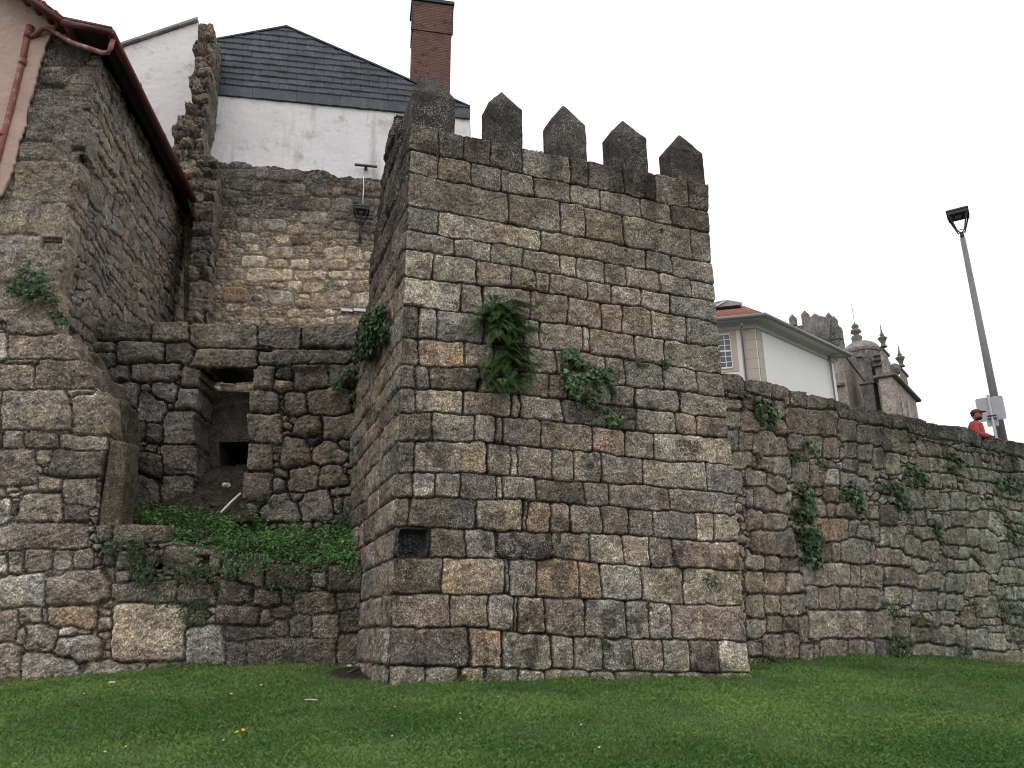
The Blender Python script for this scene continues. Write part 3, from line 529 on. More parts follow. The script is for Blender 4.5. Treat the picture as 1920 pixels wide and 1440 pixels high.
facing('masonry', LW, lreg, lst, .0175, M['rubble'], rw, .55, H=.045, ew=.035, rnd=.035, warp=.03, rough=.026, cell=(.22, .14), gap=.008, pal='gbbly', stain=lstain, grow=.035, jw=.013, mortar=(.035, .031, .026), jit=.12, tilt=.03, bulge=.035, offs=.02, joint=.05, seed=4,
       extra=lambda U, V: hole(q1[0], q1[1], q2[0], q2[1], .3)(U, V) + hole(q3[0], q3[1], q4[0], q4[1], .3)(U, V))
rock('wall_body', *(lambda m: (m.V, m.F))(MB().prism([LW.P(p, -.5) for p in ltop[1:14]] + [LW.P((186, 1280), -.5), LW.P((-20, 1300), -.5)], -LW.n * 1.1)), M['plain_granite'], rw, amp=.09, bev=.05, cuts=6, freq=3)
# inner wall with the blocked doorway
itop = [(40, 95), (60, 92), (420, 86), (440, 95), (655, 88), (672, 112), (700, 98), (1100, 100), (1112, 110), (1385, 112), (1392, 116), (1760, 115), (2000, 120)]
ireg = [IW.uv(Z4(*p)) for p in itop] + [IW.uv(Z4(2000, 1480)), IW.uv(Z4(-150, 1480)), IW.uv(Z4(-150, 330)), IW.uv(Z4(38, 330))]
opn = [IW.uv(Z4(*p)) for p in [(738, 382), (1088, 380), (1082, 518), (1062, 525), (1058, 655), (1045, 662), (1038, 846), (1035, 1038), (1015, 1045), (1012, 1245), (985, 1330), (585, 1330), (660, 1240), (690, 1100), (705, 1050), (702, 860), (690, 700), (722, 640), (735, 500)]]
z4 = [(55, 95, 425, 200, 'm'), (428, 88, 660, 212, 'y'), (672, 98, 1105, 248, 'y'), (1108, 110, 1390, 238, 'g'), (1394, 115, 1775, 236, 'g'), (55, 207, 190, 270, 'y'), (60, 277, 198, 370, 'd'), (202, 208, 508, 348, 'g'), (515, 218, 715, 345, 'd'), (1110, 238, 1188, 270), (672, 262, 1108, 372, 'g'), (1112, 274, 1710, 350, 'g'), (140, 372, 285, 470, 'g'), (297, 352, 610, 465, 'g'), (1340, 360, 1555, 520, 'd'), (1565, 355, 1730, 490, 'd'),
      (565, 425, 605, 500), (602, 387, 733, 500, 'g'), (1088, 382, 1210, 516, 'g'), (1225, 392, 1318, 448, 'd'), (1207, 456, 1322, 524, 't'), (430, 465, 592, 600, 'g'), (355, 478, 428, 540), (237, 480, 350, 640, 'g'), (328, 545, 520, 720, 'g'), (522, 606, 558, 655, 'p'), (570, 504, 730, 655, 'g'), (1062, 524, 1225, 655, 'g'), (1292, 525, 1410, 665, 'g'), (1422, 502, 1692, 660, 'b'),
      (500, 658, 705, 865, 'g'), (335, 727, 388, 838, 'd'), (392, 737, 500, 848, 'd'), (1047, 662, 1235, 845, 'l'), (1525, 674, 1725, 825, 'b'), (490, 870, 705, 1060, 'b'), (1037, 850, 1180, 1035, 'g'), (1615, 822, 1695, 895, 'd'), (1412, 802, 1500, 860, 'k'),
      (275, 1045, 468, 1280, 'g'), (470, 1065, 665, 1250, 'g'), (1017, 1044, 1182, 1240, 'b'), (1197, 1072, 1260, 1160, 'g'), (1207, 1032, 1295, 1068, 'g'), (1300, 997, 1485, 1160, 'b'), (990, 1252, 1110, 1330, 'g'), (1310, 1168, 1390, 1213, 'b'), (1575, 1148, 1705, 1200, 'g'), (1600, 1205, 1650, 1298, 'g'), (1655, 1205, 1730, 1300), (230, 860, 300, 1040, 'k'), (130, 640, 325, 800, 'g'), (-100, 380, 135, 560, 'p'), (-20, 560, 230, 860, 'k')]
def poly4(pts, c): return ([IW.uv(Z4(*p)) for p in pts], c)
ist = boxes(IW, Z4, z4, .02) + [poly4([(1310, 805), (1345, 720), (1400, 672), (1505, 675), (1525, 760), (1500, 808)], 'b'), poly4([(1250, 1020), (1275, 815), (1400, 812), (1435, 900), (1425, 1000), (1300, 1035)], 'b'), poly4([(1460, 970), (1465, 880), (1520, 832), (1590, 835), (1690, 920), (1640, 990), (1520, 995)], 'b'),
      poly4([(1500, 1135), (1520, 1010), (1560, 985), (1610, 985), (1695, 1110), (1680, 1140)], 'b'), poly4([(1130, 1350), (1180, 1200), (1290, 1180), (1385, 1340), (1380, 1355)], 'y'), poly4([(1390, 1355), (1362, 1225), (1410, 1160), (1550, 1150), (1592, 1340)], 'y'), poly4([(325, 1040), (320, 935), (440, 925), (485, 950), (480, 1160), (430, 1130)], 'm')]
inw = empty('inner_wall', IW.pt(-3, 3.9), 'dark granite wall behind the herb terrace with a blocked square doorway', 'wall')
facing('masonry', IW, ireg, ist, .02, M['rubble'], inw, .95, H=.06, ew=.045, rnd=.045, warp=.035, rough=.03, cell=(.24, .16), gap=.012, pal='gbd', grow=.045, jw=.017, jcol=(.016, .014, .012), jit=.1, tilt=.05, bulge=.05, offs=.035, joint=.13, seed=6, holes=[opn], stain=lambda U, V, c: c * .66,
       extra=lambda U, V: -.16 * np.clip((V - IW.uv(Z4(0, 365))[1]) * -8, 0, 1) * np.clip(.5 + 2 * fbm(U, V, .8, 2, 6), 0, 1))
P4 = lambda x, y, o: IW.P(Z4(x, y), o)
rock('door_slab', *(lambda m: (m.V, m.F))(MB().prism([P4(715, 436, -.95), P4(1100, 450, -.95), P4(1085, 785, -.95), P4(745, 785, -.95)], -IW.n * .3)), M['dark_granite'], inw, amp=.01, bev=.02)
mb = MB()
for (a, b, c_, d_) in [((640, 420), (745, 420), (775, 1000), (640, 1000)), ((1090, 420), (1190, 420), (1190, 1000), (1062, 1000))]: mb.prism([P4(*a, -.93), P4(*b, -.93), P4(*c_, -.93), P4(*d_, -.93)], -IW.n * 2.2)
mb.prism([P4(600, 440, -3.0), P4(1200, 440, -3.0), P4(1200, 1100, -3.0), P4(600, 1100, -3.0)], -IW.n * .2); mb.prism([P4(600, 1000, -.93), P4(1200, 1000, -.93), P4(1200, 1000, -3.2), P4(600, 1000, -3.2)], [0, 0, -.2]); mb.prism([P4(640, 560, -1.3), P4(1190, 560, -1.3), P4(1190, 560, -3.1) , P4(640, 560, -3.1)], [0, 0, .15]); mb.build('doorway_chamber', M['dark_granite'], inw)
# soil slope and terrace
def grid(name, rows, mat, parent=None, amp=.03, n=40, m=24, kind=None, freq=3, col=None, loc=None):
    R = [np.array([[np.interp(t, np.linspace(0, 1, len(r)), [p[k] for p in r]) for k in range(3)] for t in np.linspace(0, 1, n)]) for r in rows]; T = np.linspace(0, len(R) - 1, m); V = []
    for t in T:
        i = min(int(t), len(R) - 2); V.append(R[i] * (1 - (t - i)) + R[i + 1] * (t - i))
    V = np.array(V).reshape(-1, 3); V[:, 2] += amp * fbm(V[:, 0], V[:, 1] + V[:, 2], freq, 4, 2) + amp * .5 * fbm(V[:, 0], V[:, 1], freq * 4, 2, 3)
    i = np.arange(n * m).reshape(m, n); o = npmesh(name, V, np.stack([i[:-1, :-1], i[:-1, 1:], i[1:, 1:], i[1:, :-1]], -1).reshape(-1, 4), mat, parent, None, True, loc=loc); meta(o, kind=kind); return o
grid('debris_slope', [[P4(x, 1390, .75) for x in (300, 760, 1190)], [P4(x, 1310, .25) for x in (480, 760, 1060)], [P4(x, 1180, -.1) for x in (580, 800, 1040)], [P4(x, 1000, -.6) for x in (650, 830, 1070)], [P4(x, 925, -1.2) for x in (660, 860, 1070)], [P4(x, 905, -2.9) for x in (620, 880, 1090)]], M['soil'], None, .09, 60, 60, 'structure', 5)
TFr = [LW.P(p, -.06) + np.array([0, 0, -.03]) for p in [(150, 985), (186, 987), (250, 990), (313, 992), (316, 1012), (345, 1024), (405, 1037), (420, 1054), (450, 1061), (500, 1053), (578, 1066), (640, 1064), (670, 1064), (700, 1064)]]
TBk = [IW.P(p, -.25) for p in [(120, 940), (200, 945), (270, 958), (330, 963), (400, 962), (450, 968), (500, 985), (560, 992), (620, 992), (680, 985), (720, 985)]]
TM = [(a * .5 + b * .5) + np.array([0, 0, .05]) for a, b in zip([TFr[int(i)] for i in np.linspace(0, 13, 11)], TBk)]
terr = grid('terrace_ground', [TFr, TM, TBk], M['soil'], None, .05, 90, 30, 'structure', 4)
# dirt patch by the tower corner
dx_, dy_ = np.meshgrid(np.linspace(-3.3, -1.7, 30), np.linspace(12.3, 14.2, 30)); dz_ = gz(dx_, dy_) + .035 - .12 * np.clip(np.hypot((dx_ + 2.35) / .6, (dy_ - 13.45) / .75) - .75, 0, 1); ii = np.arange(900).reshape(30, 30)
o = npmesh('bare_soil', np.stack([dx_.ravel(), dy_.ravel(), dz_.ravel()], 1), np.stack([ii[:-1, :-1], ii[:-1, 1:], ii[1:, 1:], ii[1:, :-1]], -1).reshape(-1, 4), M['soil']); meta(o, kind='structure')
# leaning stone post
PP = LW.off(-.03); pv = [PP.P(p, .0) for p in [(183, 992), (222, 992), (238, 830), (206, 823)]]
sp_ = rock('stone_post', *(lambda m: (m.V, m.F))(MB().prism(pv, -PP.n * .42 + PP.e * .1)), M['mossy_granite'], None, amp=.02, bev=.035, loc=pv[0]); meta(sp_, 'tall mossy granite post leaning beside the end of the ruined wall', 'stone post')
def pebble(p, r, name, label, cat, mat, k, sq=(1, .8, .6), group=None):
    bm = bmesh.new(); bmesh.ops.create_icosphere(bm, subdivisions=3, radius=r); rr = random.Random(k)
    for v in bm.verts:
        c = v.co / r; f = 1 + .5 * float(fbm(np.array([c.x + c.z + k]), np.array([c.y - c.z * .5]), 1.4, 3, k % 7)[0]); v.co = Vector((v.co.x * sq[0], v.co.y * sq[1], v.co.z * sq[2])) * f
    me = bpy.data.meshes.new(name); bm.to_mesh(me); bm.free(); me.materials.append(mat); o = bpy.data.objects.new(name, me); link(o); o.location = tuple(p); o.rotation_euler = (0, 0, rr.random() * 6); return meta(o, label, cat, group)
pebble(P4(470, 1275, .45), .17, 'rock', 'pale angular rock half buried at the back left of the herb bed', 'rock', M['plain_granite'], 3, (1.3, .8, .7))
pebble(P4(850, 1272, .2), .05, 'rock', 'flat pale stone at the foot of the doorway slope', 'rock', M['plain_granite'], 5, (1.6, 1, .5))
pebble(Plane(TS.pt(2.9, 0)[:2], 88).P((675, 1048), .0), .12, 'rock', 'small white-topped rock wedged between the herb bed and the tower side', 'rock', M['plain_granite'], 9)
pebble(Plane(TS.pt(3.1, 0)[:2], 88).P((668, 1030), .0), .10, 'rock', 'pale rubble lump just above the white-topped rock by the tower', 'rock', M['plain_granite'], 12)
pebble(LW.P(Z6(215, 755), -1.1) if False else IW.P(Z4(215, 755), .25), .07, 'rock', 'light stone chip in the dark hollow left of the doorway', 'rock', M['litter'], 13, (1, .6, 1))
a, b = P4(925, 1335, .55), P4(1008, 1190, .12)
meta(MB().tube([a, (a + b) / 2 + [0, 0, .012], b], .024, 8).build('white_pipe', M['white'], None, True, loc=a), 'white plastic pipe leaning against the right jamb of the doorway', 'pipe')
def crumple(p, r, name, label, k, sq=(1, .7, .6), mat='litter'):
    bm = bmesh.new(); bmesh.ops.create_icosphere(bm, subdivisions=2, radius=r); rr = random.Random(k)
    for v in bm.verts: v.co = Vector((v.co.x * sq[0], v.co.y * sq[1], v.co.z * sq[2])) * rr.uniform(.6, 1.25)
    me = bpy.data.meshes.new(name); bm.to_mesh(me); bm.free(); me.materials.append(M[mat]); o = bpy.data.objects.new(name, me); link(o); o.location = tuple(p); return meta(o, label, 'litter')
crumple(P4(905, 1130, .0), .085, 'crumpled_paper', 'crumpled white paper on the dark soil slope of the doorway', 4)
crumple(P4(805, 400, 1.2) if False else Plane((-4.6, 14.6), 84).P((395, 1015), 0), .045, 'plastic_scrap', 'pale blue plastic scrap lying among the terrace herbs', 6)

# ------------------------------------------------------------------ pink building
LBF = LW.off(-.22); cxy = LBF.P((148, 290)); LFL = Plane(cxy[:2], -7.0)
pb = empty('pink_building', LBF.pt(LBF.uv((60, 600))[0], 5.5), 'old building with peeling pink plaster, stone quoin and dark red gutter', 'building')
freg = [LBF.uv(p) for p in [(-320, -320), (20, -35), (113, 40), (178, 62), (172, 90), (165, 110), (150, 130), (146, 160), (152, 200), (166, 240), (166, 292), (152, 300), (148, 335), (132, 350), (130, 433), (124, 470), (112, 520), (108, 580), (104, 660), (-320, 680)]]
z0 = [(240, 380, 370, 408, 's'), (200, 410, 372, 470), (180, 495, 352, 545), (165, 548, 400, 606), (150, 610, 300, 800, 'g'), (303, 600, 500, 900, 'g'), (110, 810, 390, 908), (70, 912, 420, 1128, 'b'), (-100, 1130, 228, 1315, 'g'), (232, 1150, 365, 1330, 'b'), (-100, 1320, 240, 1600, 'g'), (245, 1400, 380, 1560, 'g'), (280, 240, 480, 370, 'd'), (-200, 1600, 180, 1800, 'g'), (190, 1600, 330, 1800), (-100, 1680, 200, 1880, 'b')]
fh = [LBF.uv(Z0(*p)) for p in [(235, 1400), (345, 1345), (395, 905), (480, 835), (215, 490), (360, 470)]]
facing('quoin_stones', LBF, freg, boxes(LBF, Z0, z0, .04), .0225, M['granite'], pb, .5, H=.02, ew=.05, rnd=.03, warp=.03, rough=.024, cell=(.3, .2), pal='gbgb', grow=.03, jw=.002, mortar=(.11, .10, .085), offs=.02, tilt=.04, jit=.1, seed=8, joint=.004,
       extra=lambda U, V: hole(fh[0][0], fh[0][1], fh[1][0], fh[1][1], .3, .06)(U, V) + hole(fh[2][0], fh[2][1], fh[3][0], fh[3][1], .3, .06)(U, V) + hole(fh[4][0], fh[4][1], fh[5][0], fh[5][1], .12, .04)(U, V), stain=lambda U, V, c: c * (1.15 * (1 - .4 * np.clip((V - 9.5) / 2, 0, 1)[..., None])))
rr = random.Random(5); bpts = [(116, 44), (104, 65), (93, 85), (80, 120), (74, 150), (62, 185), (52, 240), (40, 272), (33, 310), (15, 356), (0, 378), (-30, 420), (-90, 500)]
bj = []
for i in range(len(bpts) - 1):
    for t in np.linspace(0, 1, 7)[:-1]: bj.append((bpts[i][0] * (1 - t) + bpts[i + 1][0] * t + rr.uniform(-2, 2), bpts[i][1] * (1 - t) + bpts[i + 1][1] * t + rr.uniform(-2, 2)))
facing('pink_plaster', LBF.off(.10), [LBF.uv(p) for p in [(-320, -318), (20, -33)] + bj + [(-320, 640)]], [], .03, M['pink'], pb, .05, H=0, rough=.01, joint=0, fill=False)
vt = LFL.uv((287, 293))[1] + .1; fu = lambda p: LFL.uv(p)
uE = LFL.uv((384, 480))[0] + .6
fst = autorows(-.1, uE, 3.5, vt, (.14, .36), (.3, 1.0), [], 31, .09)
facing('flank_wall', LFL, [(-.05, 3.5), (uE, 3.5), (uE, vt), (.1, vt), (-.06, vt - 1), (.05, vt - 1.6), (.15, vt - 2.3), (.0, vt - 2.6), (.1, 8), (-.05, 7)], fst, .028, M['rubble'], pb, .4, H=.03, ew=.025, rnd=.015, warp=.08, rough=.013, cell=(.3, .14), gap=.02, grow=.02, jw=.012, pal='gbgbgp', offs=.016, tilt=.06, bulge=.006, joint=.03, jit=.14, jcol=(.025, .022, .019), seed=9,
       stain=lambda U, V, c: c * .92 * (1 + np.clip(fbm(U, V, .6, 3, 4)[..., None], -.5, .8) * np.array([.15, .13, -.02])))
gp = LFL.off(.5); g0 = gp.uv((207, 66)); zg = gp.uv((300, 247))[1]; g1u = gp.uv((377, 413))[0]; g0u = gp.uv((207, 66))[0]
G0 = gp.pt(g0u, zg); G1 = gp.pt(g1u, zg); VP = Plane(G0[:2], 84)
gut = MB().tube([G0, G1], .085, 12)
for t in (.22, .47, .72, .93): p = G0 * (1 - t) + G1 * t; gut.tube([p, p + (G1 - G0) / np.linalg.norm(G1 - G0) * .05], .097, 12)
gut.build('gutter', M['red_metal'], pb, True)
V1 = VP.P((116, 42)); V2 = VP.P((57, -2)); V3 = VP.P((-320, -292)); s_ = gp.n * .0
MB().tube([G0, V1], .07, 10).tube([V1, V2, V3], .075, 10).build('verge_gutter', M['red_metal'], pb, True)
bk = LFL.e * (uE + .2); inn = -LFL.n
Wt = LFL.pt(0, vt - .02); mb = MB(); mb.prism([G0 + [0, 0, .04] + LFL.e * .05, G1 + [0, 0, .04], G1 + inn * .62 + [0, 0, .04], G0 + inn * .62 + [0, 0, .04] + LFL.e * .05], [0, 0, .06]); mb.prism([LFL.pt(-.1, vt - .02, .16), LFL.pt(uE, vt - .02, .16), LFL.pt(uE, zg + .04, .16), LFL.pt(-.1, zg + .04, .16)], inn * .2)
mb.prism([G0 + [0, 0, .03], V1 + [0, 0, .03], LBF.P((100, 40), -.1), LFL.pt(0, zg + .02, -.1)], [0, 0, .05]); mb.build('soffit', M['dark_wood'], pb)
sl = (V2 - V1); rg = inn * 3.6 + [0, 0, 1.9]
mb = MB(); Lg = G1 - G0; mb.prism([G0 + [0, 0, .1], G1 + [0, 0, .1], V1 + Lg + [0, 0, .1], V1 + [0, 0, .1]], [0, 0, .05]); mb.prism([V1 + [0, 0, .1], V1 + Lg + [0, 0, .1], V3 + Lg + [0, 0, .1], V3 + [0, 0, .1]], [0, 0, .05])
for i in range(30):
    p = V1 + (V3 - V2) / np.linalg.norm(V3 - V2) * (.34 * i - .1) + [0, 0, .07]; mb.tube([p, p + LFL.e * .5], .085, 10)
mb.build('roof_tiles', M['tile'], pb, True)
DP = LBF.off(.12); DQ = VP
c0 = DP.P((52, 62)); mb = MB().tube([DP.P((57, 52)), c0, DP.P((43, 110)), DP.P((20, 205)), DP.P((-5, 300)), DP.P((-40, 440))], .062, 12).tube([DP.P((57, 50)), DP.P((52, 72))], .082, 12).tube([DP.P((44, 112)), DP.P((41, 122))], .075, 12).tube([DP.P((6, 248)), DP.P((3, 256))], .085, 12)
j0 = DP.P((58, 70)); j1 = VP.P((207, 84)); mb.tube([j0, DP.P((74, 64), .05), DP.P((84, 59), .08), DP.P((97, 60), .08), VP.P((130, 72), -.12), VP.P((190, 96), -.05), VP.P((202, 97), -.02), VP.P((207, 90)), G0 + LFL.e * .15], .05, 12); mb.build('downpipe', M['pipe'], pb, True)

# ------------------------------------------------------------------ courtyard wall behind
BW = Plane(at(388, 600, 20.6)[:2], 79)
btop = [(20, 60), (170, 62), (225, 85), (290, 95), (350, 110), (400, 90), (480, 97), (540, 130), (700, 125), (800, 150), (870, 145), (925, 165), (1000, 155), (1080, 160), (1130, 190), (1180, 212), (1270, 205), (1300, 217), (1400, 215), (1490, 232), (1560, 225), (1800, 250)]
z8 = [(275, 95, 360, 140), (365, 95, 440, 140), (445, 105, 540, 150), (285, 145, 380, 225), (392, 140, 520, 215, 'l'), (370, 225, 525, 312), (655, 150, 800, 245), (560, 130, 650, 230), (805, 150, 920, 240), (235, 300, 420, 360), (525, 230, 610, 330, 'l'), (615, 240, 705, 310), (710, 260, 830, 340), (835, 260, 935, 370), (970, 260, 1105, 360, 'g'), (1010, 365, 1120, 460, 'l'), (1130, 280, 1200, 365), (1160, 370, 1280, 470), (250, 430, 395, 510), (425, 360, 500, 415), (405, 440, 520, 500), (525, 350, 580, 410), (735, 385, 785, 425, 't'), (800, 370, 985, 455, 'd'), (890, 468, 1095, 560, 'l'), (405, 520, 565, 620, 'g'), (620, 525, 790, 620, 'l'), (795, 560, 930, 640), (935, 560, 1055, 640, 'g'), (705, 460, 830, 505), (275, 540, 385, 590, 'd'), (825, 650, 975, 725, 'd'), (710, 640, 810, 705, 's'), (1140, 470, 1250, 530),
      (380, 680, 440, 705, 'd'), (405, 735, 465, 790, 's'), (510, 715, 580, 770, 's'), (640, 730, 835, 815, 's'), (975, 700, 1065, 780, 't'), (1072, 732, 1220, 825, 's'), (1225, 735, 1350, 840, 's'), (230, 815, 320, 870, 't'), (445, 800, 640, 890, 's'), (680, 825, 800, 885, 's'), (820, 825, 960, 900, 's'), (980, 830, 1062, 900, 't'), (1100, 830, 1250, 910, 't'), (1300, 850, 1380, 900, 's'), (200, 890, 465, 970, 'g'), (490, 895, 835, 990, 's'), (850, 910, 990, 985, 's'), (990, 905, 1080, 980, 'l'), (1100, 912, 1285, 975, 's'), (1300, 910, 1420, 975, 't'), (380, 975, 480, 1020), (655, 1005, 770, 1045, 's'), (795, 990, 905, 1060, 's'), (915, 1005, 1065, 1080, 't'), (305, 1035, 495, 1150, 'r'), (655, 1060, 835, 1165, 'l'), (980, 1075, 1155, 1185, 't'), (1175, 1055, 1275, 1115, 't'), (1180, 1120, 1275, 1180, 't'), (1285, 1075, 1420, 1190, 's'), (850, 1130, 980, 1190, 't'), (550, 1030, 625, 1060, 's'), (215, 1005, 300, 1060, 's'), (520, 1090, 615, 1135), (440, 1185, 585, 1250, 't'), (790, 1200, 885, 1255, 's'), (1065, 1200, 1150, 1255, 's'), (455, 1255, 600, 1325, 't'), (640, 1260, 780, 1325, 't'), (805, 1262, 930, 1325, 't'), (975, 1265, 1150, 1325, 's'), (1165, 1255, 1310, 1325, 't'), (340, 1160, 440, 1215, 't'), (200, 1220, 300, 1280), (1160, 990, 1250, 1030, 's'), (1255, 990, 1370, 1070, 't'), (885, 1090, 965, 1125, 's')]
bst = boxes(BW, Z8, z8, .04); breg = [BW.uv(Z8(*p)) for p in btop] + [BW.uv(Z8(1800, 2100)), BW.uv(Z8(20, 2100))]
bu1 = max(p[0] for p in breg); bst += autorows(-1.2, bu1, 7.0, 15, (.18, .36), (.25, .6), bst, 41, .05)
vmid = BW.uv((500, 450))[1]
def bstain(U, V, c):
    hi = np.clip((V - vmid + .7 * fbm(U, V, .9, 3, 2)) / .9, 0, 1)[..., None]; lf = np.clip((.9 - U) / 1.0, 0, 1)[..., None]; return c * (1 - .48 * hi) * (1 - .3 * lf) * (1 + (1 - hi) * np.array([.20, .14, .07]))
cw_ = empty('courtyard_wall', BW.pt(2, 7), 'rubble wall below the white plastered gable, grey above and sandy below', 'wall')
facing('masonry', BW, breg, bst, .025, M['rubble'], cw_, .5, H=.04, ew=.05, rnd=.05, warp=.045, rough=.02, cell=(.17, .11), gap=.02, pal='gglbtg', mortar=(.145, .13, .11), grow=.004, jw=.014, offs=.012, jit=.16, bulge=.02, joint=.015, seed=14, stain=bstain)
# ragged end of the broken party wall
SP = Plane(BW.pt(0, 0, .9)[:2], 79); Zs = Z0
sreg2 = [SP.uv(Zs(*p)) for p in [(1120, 150), (1145, 138), (1200, 140), (1208, 240), (1190, 400), (1180, 530), (1165, 640), (1148, 700), (1148, 870), (1190, 880), (1225, 905), (1215, 1100), (1190, 1400), (1165, 1900), (1060, 1900), (1075, 1400), (1090, 1240), (1020, 1010), (960, 850), (975, 830), (1005, 810), (970, 770), (965, 720), (1000, 700), (1005, 652), (1045, 645), (1050, 590), (1088, 580), (1075, 500), (1062, 440), (1095, 410), (1100, 330), (1085, 300), (1115, 230)]]
cuts_ = [138, 235, 320, 380, 430, 520, 590, 650, 715, 790, 850, 900, 945, 1000, 1070, 1150, 1240, 1330, 1420, 1500, 1580, 1680, 1760, 1850, 1920]
rq = random.Random(12); sst2 = []
for i, (a, b) in enumerate(zip(cuts_[:-1], cuts_[1:])):
    xs_ = [940] + sorted(rq.uniform(1000, 1190) for _ in range(rq.randint(0, 2))) + [1250]; sl_ = rq.uniform(-10, 10)
    for xa, xb in zip(xs_[:-1], xs_[1:]): ja, jb = rq.uniform(-9, 9), rq.uniform(-9, 9); sst2.append(([SP.uv(Zs(xa + 2, a + 3 + ja)), SP.uv(Zs(xb - 2, a + 3 + ja + sl_)), SP.uv(Zs(xb - 2, b - 3 + jb + sl_)), SP.uv(Zs(xa + 2, b - 3 + jb))], rq.choice('ddgb')))
stw = empty('broken_wall_end', SP.pt(0, 9), 'ragged dark stone end of a broken wall rising between the two white gables', 'wall')
facing('masonry', SP, sreg2, sst2, .028, M['rubble'], stw, 1.4, H=.12, ew=.12, rnd=.1, warp=.09, rough=.06, pal='dg', cell=(.2, .14), offs=.09, tilt=.2, bulge=.04, joint=.06, grow=.04, jw=.01, seed=15, fill=True, stain=lambda U, V, c: c * .9)
# slate and plaster gable
GB = BW.off(-.35); gh = empty('slate_gable_house', GB.pt(3, 12), 'white plastered gable wall clad with dark slate above, behind the courtyard wall', 'house')
gp_ = lambda p: GB.uv(p)
facing('plaster_wall', GB, [gp_(p) for p in [(372, 178), (500, 186), (765, 213), (881, 224), (884, 262), (890, 420), (372, 380)]], [], .05, M['plaster'], gh, .4, H=0, rough=.012, joint=0, fill=False)
GS = GB.off(.03); st = []; rows_ = []
sy = lambda x, k: (178 - 22 * (k > 0) - max(0, k - 1) * 11.2) + (x - 395) * (.0955 + .0006 * k)
for k in range(13):
    x = 370 + (k % 2) * 17; w_ = 82 if k == 0 else 34
    if k == 0: x = 392
    while x < 900:
        st.append(([GS.uv((x + .4, sy(x, k))), GS.uv((x + w_ - .4, sy(x + w_, k))), GS.uv((x + w_ - .4, sy(x + w_, k + 1) + .4)), GS.uv((x + .4, sy(x, k + 1) + .4))], 'k')); x += w_
vb = [GS.uv((500, sy(500, k)))[1] for k in range(14)]; PAL['k'] = (.044, .052, .076)
def slx(U, V):
    sl_ = (GS.uv((765, sy(765, 0)))[1] - GS.uv((395, sy(395, 0)))[1]) / (GS.uv((765, 213))[0] - GS.uv((395, 178))[0]); Vn = V - sl_ * (U - GS.uv((500, 188))[0]); vbx = np.array(vb) + 0; i = np.clip(np.searchsorted(vbx, Vn) - 1, 0, 12); t = (Vn - vbx[i]) / (vbx[i + 1] - vbx[i]); return .035 * (1 - np.clip(t, 0, 1))
M['slate'] = (lambda: (lambda m, nt, b: (nt.links.new(mixc(nt, mixc(nt, N(nt, 'ShaderNodeAttribute', attribute_name='Col').outputs['Color'], ramp(nt, noise(nt, 3, 5, .7), .3, .7, .7, 1.5), 1., 'MULTIPLY'), (.4, .4, .42), ramp(nt, noise(nt, 14, 3, .6), .72, .78, 0, .5)), b.inputs['Base Color']), b.inputs['Roughness'].__setattr__('default_value', .55), m)[-1])(*nodes('dark_slate')))()
facing('slate_cladding', GS, [gp_(p) for p in [(380, 176.5), (500, 188.1), (765, 213.4), (881, 224.6), (881, 203), (780, 160), (700, 124), (537, 53), (400, 78), (380, 83)]], st, .022, M['slate'], gh, .3, H=.008, ew=.01, rnd=.004, warp=0, rough=.004, offs=.003, tilt=.003, bulge=0, joint=.01, jw=.001, seed=17, jit=.22, cj=.03, fill=False, jcol=(.008, .008, .01), extra=slx)
mb = MB(); e_ = GS.n * .12; cp = [GS.P(p, .05) for p in [(398, 77), (537, 51.5), (700, 122), (881, 202)]]
for a, b in zip(cp[:-1], cp[1:]): mb.prism([a, b, b + [0, 0, .06], a + [0, 0, .06]], -GS.n * 6)
mb.build('roof_edge', M['iron'], gh)
# brick chimney
CP = GB.off(-1.2); chm = empty('brick_chimney', CP.P((808, 200)), 'tall red brick chimney with a dark cap rising behind the corner merlon', 'chimney')
def brick_mat():
    m, nt, b = nodes('old_red_brick'); tc = N(nt, 'ShaderNodeTexCoord'); mp = N(nt, 'ShaderNodeMapping'); sep = N(nt, 'ShaderNodeSeparateXYZ'); cmb = N(nt, 'ShaderNodeCombineXYZ'); nt.links.new(tc.outputs['Object'], sep.inputs[0])
    ad = N(nt, 'ShaderNodeMath', operation='ADD'); nt.links.new(sep.outputs[0], ad.inputs[0]); nt.links.new(sep.outputs[1], ad.inputs[1]); nt.links.new(ad.outputs[0], cmb.inputs[0]); nt.links.new(sep.outputs[2], cmb.inputs[1])
    br = N(nt, 'ShaderNodeTexBrick'); nt.links.new(cmb.outputs[0], br.inputs[0]); br.inputs['Color1'].default_value = (.25, .115, .09, 1); br.inputs['Color2'].default_value = (.15, .075, .062, 1); br.inputs['Mortar'].default_value = (.10, .06, .05, 1)
    br.inputs['Scale'].default_value = 1; br.inputs['Brick Width'].default_value = .24; br.inputs['Row Height'].default_value = .07; br.inputs['Mortar Size'].default_value = .011
    c = mixc(nt, br.outputs[0], (.025, .018, .016), ramp(nt, noise(nt, 3.5, 5, .7), .54, .66, 0, .75)); nt.links.new(c, b.inputs['Base Color']); b.inputs['Roughness'].default_value = .9
    bp = N(nt, 'ShaderNodeBump'); bp.inputs['Distance'].default_value = .02; nt.links.new(br.outputs['Fac'], bp.inputs['Height']); bp.invert = True; nt.links.new(bp.outputs[0], b.inputs['Normal']); return m
M['brick'] = brick_mat()
zc = lambda y: CP.uv((808, y))[1]; ul = CP.uv((772, 110))[0]; ur = CP.uv((845, 110))[0]
